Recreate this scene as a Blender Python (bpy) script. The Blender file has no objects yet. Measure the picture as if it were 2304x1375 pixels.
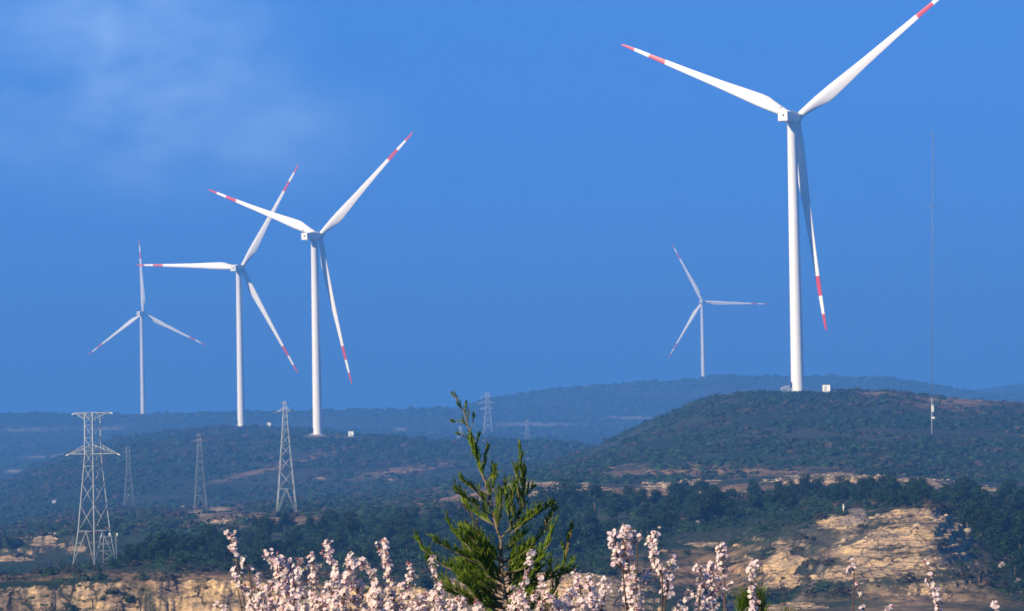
import bpy, math, random
import numpy as np
from mathutils import Vector, Matrix

R = math.radians
rng = np.random.default_rng(11)
random.seed(5)
scene = bpy.context.scene
COL = scene.collection

# ------------------------------------------------------------------ camera
F = 7700.0                       # focal length in photo pixels (photo 2304 x 1375)
CX, CY = 1152.0, 687.5
PITCH, ROLL = R(1.80), R(-1.10)
cam_d = bpy.data.cameras.new('camera')
cam = bpy.data.objects.new('camera', cam_d)
COL.objects.link(cam)
cam_d.sensor_width = 36.0
cam_d.lens = F / 2304 * 36.0
cam_d.clip_start = 0.5
cam_d.clip_end = 60000
MR = Matrix.Rotation(R(90) + PITCH, 4, 'X') @ Matrix.Rotation(ROLL, 4, 'Z')
cam.matrix_world = MR
scene.camera = cam
M3 = np.array(MR.to_3x3())
AR, AU, AW = M3[:, 0], M3[:, 1], -M3[:, 2]

# ------------------------------------------------------------------ light
SUN_AZ, SUN_EL = R(50), R(27)    # sun behind the camera, 50 deg to its left
sun_dir = Vector((-math.sin(SUN_AZ) * math.cos(SUN_EL), -math.cos(SUN_AZ) * math.cos(SUN_EL), math.sin(SUN_EL)))
sl = bpy.data.lights.new('sun', 'SUN')
sl.energy = 5.0
sl.angle = R(0.55)
sl.color = (1.0, 0.83, 0.56)
so = bpy.data.objects.new('sun', sl)
so.rotation_euler = (-sun_dir).to_track_quat('-Z', 'Y').to_euler()
COL.objects.link(so)

world = bpy.data.worlds.new('World')
scene.world = world
world.use_nodes = True
wt = world.node_tree
wt.nodes.clear()
def wn(t, **kw):
    n = wt.nodes.new(t)
    for k, v in kw.items(): setattr(n, k, v)
    return n
def wm(op, a, b=None, clamp=False):
    n = wn('ShaderNodeMath', operation=op); n.use_clamp = clamp
    for i, q in enumerate((a, b)):
        if q is None: continue
        if isinstance(q, (int, float)): n.inputs[i].default_value = q
        else: wt.links.new(q, n.inputs[i])
    return n.outputs[0]
tc = wn('ShaderNodeTexCoord')
sp = wn('ShaderNodeSeparateXYZ'); wt.links.new(tc.outputs['Generated'], sp.inputs[0])
zc = wm('MAXIMUM', sp.outputs['Z'], 0.0)
lift = wm('ADD', wm('MULTIPLY', zc, 0.7), 1.0)
cb = wn('ShaderNodeCombineXYZ')
wt.links.new(sp.outputs['X'], cb.inputs[0]); wt.links.new(sp.outputs['Y'], cb.inputs[1]); wt.links.new(lift, cb.inputs[2])
nz = wn('ShaderNodeVectorMath', operation='NORMALIZE'); wt.links.new(cb.outputs[0], nz.inputs[0])
sky = wn('ShaderNodeTexSky', sky_type='NISHITA', sun_disc=False, sun_elevation=SUN_EL, sun_rotation=math.pi + SUN_AZ,
         altitude=1200, air_density=1.0, dust_density=0.0, ozone_density=3.0)
wt.links.new(nz.outputs[0], sky.inputs[0])
tint = wn('ShaderNodeMix', data_type='RGBA', blend_type='MULTIPLY'); tint.inputs[0].default_value = 1.0
wt.links.new(sky.outputs[0], tint.inputs[6]); tint.inputs[7].default_value = (0.68, 1.46, 2.12, 1)
mr = wn('ShaderNodeMapRange', interpolation_type='SMOOTHSTEP'); wt.links.new(sp.outputs['Z'], mr.inputs[0])
for i_, v_ in ((1, 0.14), (2, 0.55), (3, 1.0), (4, 0.40)): mr.inputs[i_].default_value = v_
deep = wn('ShaderNodeVectorMath', operation='SCALE'); wt.links.new(tint.outputs[2], deep.inputs[0]); wt.links.new(mr.outputs[0], deep.inputs['Scale'])
# thin wisp of cloud, a patch of the sky high on the left
ysafe = wm('MAXIMUM', sp.outputs['Y'], 0.05)
ax = wm('DIVIDE', sp.outputs['X'], ysafe); az = wm('DIVIDE', sp.outputs['Z'], ysafe)
def patch(cx, cz, rx, rz):
    a = wm('DIVIDE', wm('SUBTRACT', ax, cx), rx); b = wm('DIVIDE', wm('SUBTRACT', az, cz), rz)
    r2 = wm('ADD', wm('MULTIPLY', a, a), wm('MULTIPLY', b, b))
    return wm('SUBTRACT', 1.0, wm('POWER', r2, 0.5), clamp=True)
p = wm('ADD', wm('MULTIPLY', patch(-0.112, 0.112, 0.060, 0.028), 1.5), wm('MULTIPLY', patch(-0.098, 0.083, 0.075, 0.026), 1.25))
cv = wn('ShaderNodeCombineXYZ'); wt.links.new(ax, cv.inputs[0]); wt.links.new(wm('MULTIPLY', az, 1.6), cv.inputs[1])
n1 = wn('ShaderNodeTexNoise'); n1.inputs['Scale'].default_value = 26; n1.inputs['Detail'].default_value = 3
n1.inputs['Roughness'].default_value = 0.5; n1.inputs['Distortion'].default_value = 0.15
wt.links.new(cv.outputs[0], n1.inputs['Vector'])
cl = wm('MULTIPLY', p, wm('SUBTRACT', wm('MULTIPLY', n1.outputs[0], 2.2), 0.62), clamp=True)
cl = wm('MULTIPLY', cl, 0.52)
cmix = wn('ShaderNodeMix', data_type='RGBA'); wt.links.new(cl, cmix.inputs[0])
wt.links.new(deep.outputs[0], cmix.inputs[6]); cmix.inputs[7].default_value = (3.2, 4.5, 6.4, 1)
bg = wn('ShaderNodeBackground'); bg.inputs[1].default_value = 0.12
wt.links.new(cmix.outputs[2], bg.inputs[0])
wo = wn('ShaderNodeOutputWorld'); wt.links.new(bg.outputs[0], wo.inputs[0])

scene.view_settings.view_transform = 'Standard'
scene.view_settings.look = 'None'
scene.view_settings.exposure = 0.80
scene.view_settings.gamma = 1.0
cy = scene.cycles
cy.use_denoising = True
cy.max_bounces = 4
cy.diffuse_bounces = 2
cy.volume_bounces = 0
cy.transparent_max_bounces = 8
cy.caustics_reflective = False
cy.caustics_refractive = False
cy.sample_clamp_indirect = 3
cy.pixel_filter_type = 'GAUSSIAN'
cy.filter_width = 1.9

# ------------------------------------------------------------------ helpers
def at(u, v, d):
    """world point on the ground plan distance y = d that the photo shows at pixel (u, v)"""
    D = AR * ((u - CX) / F) + AU * (-(v - CY) / F) + AW
    return Vector(D * (d / D[1]))

def t_of(s, v):
    k = (CY - v) / F
    return (k * (s * AW[0] + AW[1]) - (s * AU[0] + AU[1])) / (AU[2] - k * AW[2])

def proj(x, y, z):
    zc_ = x * AW[0] + y * AW[1] + z * AW[2]
    return CX + F * (x * AR[0] + y * AR[1] + z * AR[2]) / zc_, CY - F * (x * AU[0] + y * AU[1] + z * AU[2]) / zc_

def hash2(ix, iy, seed):
    n = (ix * 374761393 + iy * 668265263 + seed * 1442695041) & 0xffffffff
    n = ((n ^ (n >> 13)) * 1274126177) & 0xffffffff
    return ((n ^ (n >> 16)) & 0xffff) / 65535.0

def vnoise(x, y, seed=0):
    xi = np.floor(x).astype(np.int64); yi = np.floor(y).astype(np.int64)
    fx = x - xi; fy = y - yi
    fx = fx * fx * (3 - 2 * fx); fy = fy * fy * (3 - 2 * fy)
    a = hash2(xi, yi, seed); b = hash2(xi + 1, yi, seed); c = hash2(xi, yi + 1, seed); d = hash2(xi + 1, yi + 1, seed)
    return (a * (1 - fx) + b * fx) * (1 - fy) + (c * (1 - fx) + d * fx) * fy

def fbm(x, y, oct=4, seed=0):
    r = 0; a = 0.5; t = 0
    for i in range(oct):
        r = r + a * vnoise(x, y, seed + i * 17); t += a
        x = x * 2.03 + 11.7; y = y * 2.03 + 5.1; a *= 0.5
    return r / t - 0.5

def np_mesh(name, verts, faces, mats, parent=None, smooth=False, colors=None, attr='tone', mat_idx=None):
    verts = np.asarray(verts, np.float32); faces = np.asarray(faces, np.int32)
    me = bpy.data.meshes.new(name)
    k = faces.shape[1]
    me.vertices.add(len(verts)); me.vertices.foreach_set('co', verts.ravel())
    me.loops.add(faces.size); me.loops.foreach_set('vertex_index', faces.ravel())
    me.polygons.add(len(faces))
    me.polygons.foreach_set('loop_start', np.arange(0, faces.size, k, dtype=np.int32))
    me.polygons.foreach_set('loop_total', np.full(len(faces), k, np.int32))
    if smooth: me.polygons.foreach_set('use_smooth', np.ones(len(faces), bool))
    if mat_idx is not None: me.polygons.foreach_set('material_index', np.asarray(mat_idx, np.int32))
    me.update(calc_edges=True)
    if colors is not None:
        ca = me.color_attributes.new(attr, 'FLOAT_COLOR', 'POINT')
        c4 = np.ones((len(verts), 4), np.float32); c4[:, :3] = colors
        ca.data.foreach_set('color', c4.ravel())
    for m in (mats if isinstance(mats, (list, tuple)) else [mats]): me.materials.append(m)
    o = bpy.data.objects.new(name, me); COL.objects.link(o)
    if parent: o.parent = parent
    return o

class MB:
    """collects polygons for ONE mesh"""
    def __init__(s): s.v = []; s.f = []; s.m = []; s.sm = []
    def add(s, vs, fs, mi=0, smooth=False):
        b = len(s.v); s.v += [tuple(p) for p in vs]
        for f in fs: s.f.append(tuple(i + b for i in f)); s.m.append(mi); s.sm.append(smooth)
    def box(s, c, size, mi=0, rot=None, bevel=0.0):
        hx, hy, hz = (q / 2 for q in size)
        if bevel <= 0:
            vs = [Vector((x * hx, y * hy, z * hz)) for x in (-1, 1) for y in (-1, 1) for z in (-1, 1)]
            fs = [(0, 1, 3, 2), (4, 6, 7, 5), (0, 4, 5, 1), (2, 3, 7, 6), (0, 2, 6, 4), (1, 5, 7, 3)]
        else:
            import bmesh
            bm = bmesh.new(); bmesh.ops.create_cube(bm, size=1)
            for v in bm.verts: v.co = Vector((v.co.x * size[0], v.co.y * size[1], v.co.z * size[2]))
            bmesh.ops.bevel(bm, geom=bm.edges[:], offset=bevel, segments=3, affect='EDGES', profile=0.5)
            vs = [v.co.copy() for v in bm.verts]; fs = [tuple(v.index for v in f.verts) for f in bm.faces]; bm.free()
        if rot is not None: vs = [rot @ v for v in vs]
        s.add([v + Vector(c) for v in vs], fs, mi)
    def tube(s, pts, rads, n=6, mi=0, smooth=True, cap=True):
        pts = [Vector(p) for p in pts]
        if isinstance(rads, (int, float)): rads = [rads] * len(pts)
        rings = []; up = None
        for i, p in enumerate(pts):
            d = (pts[min(i + 1, len(pts) - 1)] - pts[max(i - 1, 0)])
            if d.length < 1e-9: d = Vector((0, 0, 1))
            d.normalize()
            if up is None:
                up = Vector((0, 0, 1)) if abs(d.z) < 0.9 else Vector((1, 0, 0))
            a = up - d * up.dot(d)
            if a.length < 1e-5: a = d.orthogonal()
            a.normalize(); b = d.cross(a); up = a
            rings.append([p + (a * math.cos(2 * math.pi * k / n) + b * math.sin(2 * math.pi * k / n)) * rads[i] for k in range(n)])
        vs = [q for r in rings for q in r]; fs = []
        for i in range(len(rings) - 1):
            for k in range(n):
                fs.append((i * n + k, i * n + (k + 1) % n, (i + 1) * n + (k + 1) % n, (i + 1) * n + k))
        if cap:
            fs.append(tuple(range(n))[::-1]); fs.append(tuple((len(rings) - 1) * n + k for k in range(n)))
        s.add(vs, fs, mi, smooth)
    def build(s, name, mats, parent=None):
        me = bpy.data.meshes.new(name); me.from_pydata(s.v, [], s.f); me.update()
        for m in (mats if isinstance(mats, (list, tuple)) else [mats]): me.materials.append(m)
        me.polygons.foreach_set('material_index', s.m); me.polygons.foreach_set('use_smooth', s.sm)
        o = bpy.data.objects.new(name, me); COL.objects.link(o)
        if parent: o.parent = parent
        return o

def tag(o, label=None, cat=None, group=None, kind=None):
    if label: o['label'] = label
    if cat: o['category'] = cat
    if group: o['group'] = group
    if kind: o['kind'] = kind
    return o
def empty(name, loc, rz=0.0, rot=None):
    o = bpy.data.objects.new(name, None); COL.objects.link(o)
    o.location = loc; o.rotation_euler = rot if rot else (0, 0, rz); o.empty_display_size = 0.5
    return o

# ------------------------------------------------------------------ materials
def new_mat(name):
    m = bpy.data.materials.new(name); m.use_nodes = True
    nt = m.node_tree; b = nt.nodes['Principled BSDF']
    return m, nt, b
class N:
    def __init__(s, nt): s.nt = nt
    def node(s, t, **kw):
        n = s.nt.nodes.new(t)
        for k, v in kw.items(): setattr(n, k, v)
        return n
    def set(s, sock, v):
        if isinstance(v, bpy.types.NodeSocket): s.nt.links.new(v, sock)
        elif isinstance(v, (tuple, list)) and len(v) == 3 and sock.type == 'RGBA': sock.default_value = (*v, 1)
        else: sock.default_value = v
    def math(s, op, a, b=0.0, clamp=False):
        n = s.node('ShaderNodeMath', operation=op); n.use_clamp = clamp
        s.set(n.inputs[0], a); s.set(n.inputs[1], b); return n.outputs[0]
    def mix(s, f, a, b, blend='MIX'):
        n = s.node('ShaderNodeMix', data_type='RGBA', blend_type=blend)
        s.set(n.inputs[0], f); s.set(n.inputs[6], a); s.set(n.inputs[7], b); return n.outputs[2]
    def noise(s, vec, scale, detail=3, rough=0.55, dist=0.0):
        n = s.node('ShaderNodeTexNoise'); s.set(n.inputs['Vector'], vec)
        n.inputs['Scale'].default_value = scale; n.inputs['Detail'].default_value = detail
        n.inputs['Roughness'].default_value = rough; n.inputs['Distortion'].default_value = dist
        return n.outputs[0]
    def ramp(s, f, lo, hi):
        n = s.node('ShaderNodeMapRange', interpolation_type='SMOOTHSTEP')
        s.set(n.inputs[0], f); n.inputs[1].default_value = lo; n.inputs[2].default_value = hi
        return n.outputs[0]
    def mapping(s, vec, scale, rot=(0, 0, 0)):
        n = s.node('ShaderNodeMapping'); s.set(n.inputs[0], vec); n.inputs['Scale'].default_value = scale
        n.inputs['Rotation'].default_value = rot
        return n.outputs[0]

def paint(name, col, rough=0.45, dirt=0.08, scale=0.6):
    m, nt, b = new_mat(name); q = N(nt)
    tcn = q.node('ShaderNodeTexCoord').outputs['Object']
    n = q.noise(tcn, scale, 5); n2 = q.noise(q.mapping(tcn, (3, 3, 0.15)), 1.0, 4)
    f = q.math('MULTIPLY', q.math('MULTIPLY', q.ramp(n, .35, .8), q.ramp(n2, .3, .8)), dirt * 4, True)
    dark = tuple(c * 0.55 for c in col)
    q.set(b.inputs['Base Color'], q.mix(f, col, dark)); b.inputs['Roughness'].default_value = rough
    return m
M_white = paint('turbine_white_paint', (0.86, 0.84, 0.79), 0.42)
M_grey = paint('nacelle_grey_white_paint', (0.82, 0.81, 0.76), 0.5)
M_red = paint('blade_red_paint', (0.58, 0.040, 0.022), 0.45)
M_dark = paint('dark_hatch', (0.03, 0.03, 0.035), 0.6)
M_conc = paint('concrete', (0.42, 0.40, 0.36), 0.9, 0.2, 1.5)
M_galv = paint('galvanised_steel', (0.38, 0.41, 0.42), 0.55, 0.15)
M_galvd = paint('weathered_steel', (0.22, 0.24, 0.25), 0.6, 0.15)
M_mastw = paint('mast_white_paint', (0.40, 0.41, 0.42), 0.6)
M_cab = paint('cabinet_white_paint', (0.78, 0.77, 0.70), 0.5, 0.12, 1.0)

def leafmat(name, c1, c2, c3, scale=1.2, trans=0.15, use_tone=False, obj_rand=0.25):
    m, nt, b = new_mat(name); q = N(nt)
    tcn = q.node('ShaderNodeTexCoord').outputs['Object']
    if use_tone:
        a = q.node('ShaderNodeAttribute', attribute_name='tone').outputs['Color']
        n = q.noise(q.node('ShaderNodeNewGeometry').outputs['Position'], scale, 3)
        col = q.mix(1.0, a, q.mix(n, (0.55, 0.55, 0.55), (1.5, 1.5, 1.45)), 'MULTIPLY')
    else:
        n = q.noise(tcn, scale, 4, 0.6)
        n2 = q.noise(tcn, scale * 4.1, 2)
        col = q.mix(q.ramp(n, .35, .65), c1, c2)
        col = q.mix(q.ramp(n2, .5, .75), col, c3)
        oi = q.node('ShaderNodeObjectInfo').outputs['Random']
        k = q.math('ADD', q.math('MULTIPLY', oi, obj_rand * 2), 1 - obj_rand)
        cc = q.node('ShaderNodeCombineColor'); q.set(cc.inputs[0], k); q.set(cc.inputs[1], k); q.set(cc.inputs[2], k)
        col = q.mix(1.0, col, cc.outputs[0], 'MULTIPLY')
    q.set(b.inputs['Base Color'], col); b.inputs['Roughness'].default_value = 0.75
    b.inputs['Specular IOR Level'].default_value = 0.2
    if trans:
        out = nt.nodes['Material Output']
        t = q.node('ShaderNodeBsdfTranslucent'); q.set(t.inputs[0], col)
        mx = q.node('ShaderNodeMixShader'); mx.inputs[0].default_value = trans
        nt.links.new(b.outputs[0], mx.inputs[1]); nt.links.new(t.outputs[0], mx.inputs[2])
        nt.links.new(mx.outputs[0], out.inputs[0])
    return m
M_pine = leafmat('evergreen_foliage', (0.006, 0.022, 0.009), (0.012, 0.034, 0.012), (0.020, 0.044, 0.015), 0.9, 0.1)
M_scrub = leafmat('scrub_foliage', None, None, None, 0.9, 0.1, True)
M_blosfar = leafmat('far_blossom_foliage', (0.50, 0.42, 0.42), (0.36, 0.30, 0.28), (0.60, 0.52, 0.50), 1.5)
M_bark = paint('bark', (0.13, 0.095, 0.065), 0.9, 0.3, 3)

# ------------------------------------------------------------------ terrain
# the survey distances of the near benches (first row) and where they are built (second row), metres
def G(d): return np.interp(d, [-400, 200, 450, 600, 700, 760, 900, 972, 1060, 1130, 1250, 9000], [-400, 130, 265, 365, 435, 485, 600, 670, 790, 930, 1250, 9000]) if not np.isscalar(d) else float(np.interp(d, [-400, 200, 450, 600, 700, 760, 900, 972, 1060, 1130, 1250, 9000], [-400, 130, 265, 365, 435, 485, 600, 670, 790, 930, 1250, 9000]))
US = np.array([-400, 0, 150, 270, 400, 560, 700, 900, 1000, 1100, 1250, 1350, 1450, 1560, 1620, 1700, 1850, 2000, 2100, 2200, 2304, 2800], float)
def K(d, vals, z=False): return (d if z else G(d), np.array(vals, float), z)
#            -400   0    150  270   400   560   700   900  1000  1100  1250  1350  1450  1560  1620  1700  1850  2000  2100  2200  2304  2800
KN = [
 K(-400, [-1.7]*22, True), K(0, [-1.7]*22, True), K(8, [-2.0]*22, True), K(12, [-2.3]*22, True), K(40, [-5.5]*22, True), K(150, [-15]*22, True),
 K(450,  [1560]*22),
 K(560,  [1500, 1500, 1500, 1500, 1500, 1500, 1500, 1500, 1500, 1500, 1490, 1490, 1480, 1450, 1430, 1410, 1395, 1390, 1390, 1390, 1400, 1400]),
 K(597,  [1440, 1440, 1440, 1445, 1450, 1450, 1450, 1440, 1440, 1440, 1430, 1425, 1410, 1400, 1380, 1345, 1335, 1330, 1340, 1340, 1350, 1350]),
 K(605,  [1322, 1322, 1316, 1304, 1300, 1306, 1318, 1310, 1300, 1290, 1292, 1305, 1335, 1375, 1365, 1335, 1318, 1300, 1300, 1315, 1335, 1340]),
 K(640,  [1300, 1300, 1294, 1291, 1290, 1294, 1304, 1298, 1290, 1280, 1282, 1290, 1300, 1320, 1325, 1290, 1250, 1215, 1205, 1260, 1300, 1310]),
 K(645,  [1299, 1299, 1292, 1288, 1266, 1290, 1302, 1296, 1288, 1278, 1280, 1288, 1296, 1315, 1320, 1280, 1235, 1200, 1190, 1250, 1295, 1300]),
 K(700,  [1296, 1296, 1287, 1280, 1260, 1284, 1288, 1280, 1275, 1268, 1262, 1260, 1255, 1255, 1250, 1205, 1175, 1148, 1142, 1200, 1260, 1270]),
 K(760,  [1320, 1320, 1286, 1275, 1258, 1265, 1265, 1250, 1245, 1240, 1230, 1225, 1215, 1210, 1200, 1180, 1155, 1136, 1140, 1170, 1215, 1220]),
 K(900,  [1310, 1310, 1290, 1258, 1232, 1208, 1198, 1183, 1178, 1172, 1158, 1150, 1144, 1136, 1130, 1122, 1116, 1114, 1116, 1120, 1120, 1120]),
 K(965,  [1264, 1262, 1252, 1225, 1200, 1182, 1172, 1162, 1158, 1142, 1132, 1128, 1122, 1118, 1116, 1110, 1104, 1104, 1106, 1106, 1106, 1106]),
 K(972,  [1222, 1216, 1206, 1212, 1196, 1178, 1168, 1158, 1148, 1124, 1104, 1104, 1108, 1104, 1104, 1090, 1078, 1078, 1088, 1100, 1100, 1100]),
 K(1060, [1225, 1215, 1195, 1180, 1166, 1160, 1155, 1148, 1136, 1100, 1085, 1088, 1088, 1082, 1080, 1074, 1068, 1070, 1080, 1085, 1085, 1085]),
 K(1250, [1180, 1170, 1150, 1140, 1138, 1130, 1115, 1100, 1085, 1065, 1040, 1002, 955,  907,  890,  882,  880,  878,  890,  900,  907, 930]),
 K(1450, [1140, 1130, 1100, 1075, 1070, 1060, 1050, 1045, 1040, 1035, 1045, 1050, 1050, 1050, 1050, 1050, 1050, 1050, 1050, 1050, 1050, 1050]),
 K(1711, [1110, 1095, 1040, 1015, 1000, 990,  980,  984,  993,  990,  993, 1010, 1040, 1050, 1050, 1050, 1050, 1050, 1050, 1050, 1050, 1050]),
 K(1900, [1105, 1090, 1035, 1005, 990,  982,  990, 1000, 1010, 1010, 1010, 1015, 1030, 1040, 1040, 1040, 1040, 1040, 1040, 1040, 1040, 1040]),
 K(2175, [1110, 1085, 1022, 984,  968,  958,  965,  995, 1008, 1010, 1010, 1010, 1020, 1030, 1030, 1030, 1030, 1030, 1030, 1030, 1030, 1030]),
 K(2600, [1060, 1050, 1035, 1030, 1020, 1010, 1005, 1003, 1000, 995,  995, 1000, 1005, 1010, 1010, 1010, 1010, 1010, 1010, 1010, 1010, 1010]),
 K(2750, [1040, 1030, 1020, 1010, 1000, 990,  990,  988,  984,  978,  982, 990,  995, 1000, 1000, 1000, 1000, 1000, 1000, 1000, 1000, 1000]),
 K(3350, [980,  975,  972,  970,  966,  964,  962,  962,  960,  955,  955, 955,  950, 950,  950, 950, 950, 950, 950, 950, 950, 950]),
 K(3500, [930,  930,  931,  932,  930,  925,  923,  922,  920,  930,  938, 935,  930, 925,  925, 925, 925, 925, 925, 925, 925, 925]),
 K(3600, [945,  945,  945,  946,  944,  942,  940,  938,  934,  925,  925, 920,  915, 910,  905, 905, 905, 905, 905, 905, 905, 905]),
 K(3820, [945,  945,  945,  946,  944,  942,  940,  935,  925,  896,  875, 864,  858, 853,  842, 848, 847, 849, 866, 884, 890, 890]),
 K(4300, [960,  960,  960,  960,  960,  960,  960,  955,  950,  940,  920, 910,  905, 905,  900, 900, 900, 900, 900, 895, 895, 895]),
 K(5200, [960,  960,  960,  960,  960,  960,  960,  955,  950,  940,  930, 920,  915, 915,  910, 905, 900, 892, 885, 876, 862, 858]),
 K(6400, [975]*22), K(6800, [970]*22),
]
rows = np.concatenate([[-400, -200, -60, -10, 0, 4, 8, 12, 16, 22, 30, 40, 60, 90, 130, 180, 240, 310, 380, 440], np.arange(470, 585, 6),
    np.arange(585, 627, 0.6), np.arange(627, 722, 1.0), np.arange(722, 955, 2.6), np.arange(955, 985, 0.8), np.arange(985, 1130, 2.2), np.arange(1130, 1300, 2.6),
    np.arange(1300, 2300, 8), np.arange(2300, 3400, 25), np.arange(3400, 4000, 9), np.arange(4000, 5400, 50), np.arange(5400, 6801, 350)]).astype(float)
rows = np.where(rows > 440, G(rows), rows * 0.58); rows = np.where(rows < 0, rows / 0.58, rows)
ucols = np.concatenate([np.arange(-6000, -400, 400), np.arange(-400, -120, 20), np.arange(-120, 2425, 3.7), np.arange(2425, 2700, 20), np.arange(2700, 8400, 400)]).astype(float)
scol = (ucols - CX) / F
NRW, NCL = len(rows), len(scol)
Wd = np.where(rows >= 30, rows, 30 + (30 - rows) * 0.9)
kd = np.array([k[0] for k in KN], float)
tz = np.zeros((len(KN), NCL))
for i, (d, vals, isz) in enumerate(KN):
    if isz: tz[i] = vals[0]; continue
    t = np.zeros(NCL)
    for _ in range(4):
        u, _v = proj(scol, 1.0, t)
        t = t_of(scol, np.interp(u, US, vals))
    ker = np.ones(9) / 9
    tp = np.pad(t, 4, mode='edge'); t = np.convolve(tp, ker, 'valid')
    tz[i] = t * d
X = scol[None, :] * Wd[:, None]; Y = np.repeat(rows[:, None], NCL, 1)
S_ = np.repeat(scol[None, :], NRW, 0)
# cliff buttresses: the knots are pushed to and fro along the rim in blocks
bn = fbm(X * 0.09, Y * 0.015, 3, 5) * 2
blk = np.round(fbm(X * 0.34 + 3, Y * 0.02, 2, 9) * 7) / 7
warp = (bn * 4.0 + blk * 1.6) * np.clip((Y - G(540)) / 26, 0, 1) * np.clip((G(760) - Y) / 40, 0, 1)
warp += fbm(X * 0.07, Y * 0.015, 3, 33) * 24 * np.clip((Y - G(860)) / 50, 0, 1) * np.clip((G(1130) - Y) / 80, 0, 1)
Yw = Y + warp
Z = np.zeros_like(X)
idx = np.clip(np.searchsorted(kd, Yw, side='right') - 1, 0, len(kd) - 2)
fr = np.clip((Yw - kd[idx]) / (kd[idx + 1] - kd[idx]), 0, 1)
frs = fr * fr * (3 - 2 * fr)
cc_ = np.repeat(np.arange(NCL)[None, :], NRW, 0)
far = (Yw > 1000)
fr = np.where(far, 0.45 * frs + 0.55 * fr, fr)
Z = tz[idx, cc_] * (1 - fr) + tz[idx + 1, cc_] * fr
amp = np.interp(Y, [-10, 12, 100, 300, 430, 1100, 1500, 2300, 3600, 6000], [0.05, 0.05, 0.3, 0.45, 0.65, 1.4, 1.9, 2.8, 4.5, 12])
wav = np.interp(Y, [0, 400, 1200, 2200, 4000], [6, 14, 26, 50, 110])
for lo in (14., 26., 60., 120.):
    w = np.clip(1 - np.abs(np.log(wav / lo)) / 0.8, 0, 1)
    Z += w * amp * fbm(X / lo, Y / lo, 5, int(lo))
# sandstone terraces on the right hand slope and at the outcrops
U_, V_ = proj(X, np.maximum(Y, 1), Z)
terr = np.clip((U_ - 1640) / 60, 0, 1) * np.clip((2230 - U_) / 60, 0, 1) * ((Y > G(585)) & (Y < G(712)))
per = 0.95
zz = Z + 0.9 * fbm(X / 6, Y / 6, 4, 77)
q_ = zz / per; fq = q_ - np.floor(q_); st = np.floor(q_) + np.clip((fq - 0.55) / 0.45, 0, 1) ** 1.5
Z = Z + terr * 0.8 * (st * per - zz)
terr2 = ((Y > G(590)) & (Y < G(660))) * np.clip((1560 - U_) / 60, 0, 1)
per = 0.7; zz = Z + 0.35 * fbm(X / 8, Y / 8, 2, 79)
q_ = zz / per; fq = q_ - np.floor(q_); st = np.floor(q_) + np.clip((fq - 0.6) / 0.4, 0, 1)
Z = Z + terr2 * 0.45 * (st * per - zz)

ridg = 1 - 2 * np.abs(fbm(X / 1.6, Y / 2.2, 4, 301)); ridg2 = fbm(X / 0.7, Y / 1.0, 3, 311)
Z = Z + ((Y > G(585)) & (Y < G(1130))) * (0.5 * (ridg - .75) + 0.28 * ridg2)

def height(x, y):
    s = x / y if y >= 30 else x / (30 + (30 - y) * 0.9)
    j = np.clip(np.searchsorted(scol, s) - 1, 0, NCL - 2); i = np.clip(np.searchsorted(rows, y) - 1, 0, NRW - 2)
    a = (s - scol[j]) / (scol[j + 1] - scol[j]); b = (y - rows[i]) / (rows[i + 1] - rows[i])
    return float((Z[i, j] * (1 - a) + Z[i, j + 1] * a) * (1 - b) + (Z[i + 1, j] * (1 - a) + Z[i + 1, j + 1] * a) * b)
def heights(x, y):
    s = x / y
    j = np.clip(np.searchsorted(scol, s) - 1, 0, NCL - 2); i = np.clip(np.searchsorted(rows, y) - 1, 0, NRW - 2)
    a = (s - scol[j]) / (scol[j + 1] - scol[j]); b = (y - rows[i]) / (rows[i + 1] - rows[i])
    return (Z[i, j] * (1 - a) + Z[i, j + 1] * a) * (1 - b) + (Z[i + 1, j] * (1 - a) + Z[i + 1, j + 1] * a) * b
def ground_at(u, d, dz=0.0):
    d = G(d)
    """ground point in the photo's column u at distance d"""
    v = 1000.0
    for _ in range(4):
        p_ = at(u, v, d); z = height(p_.x, d)
        _u, v = proj(p_.x, d, z); p_ = at(u, v, d)
    return Vector((p_.x, d, height(p_.x, d) + dz))

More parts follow.
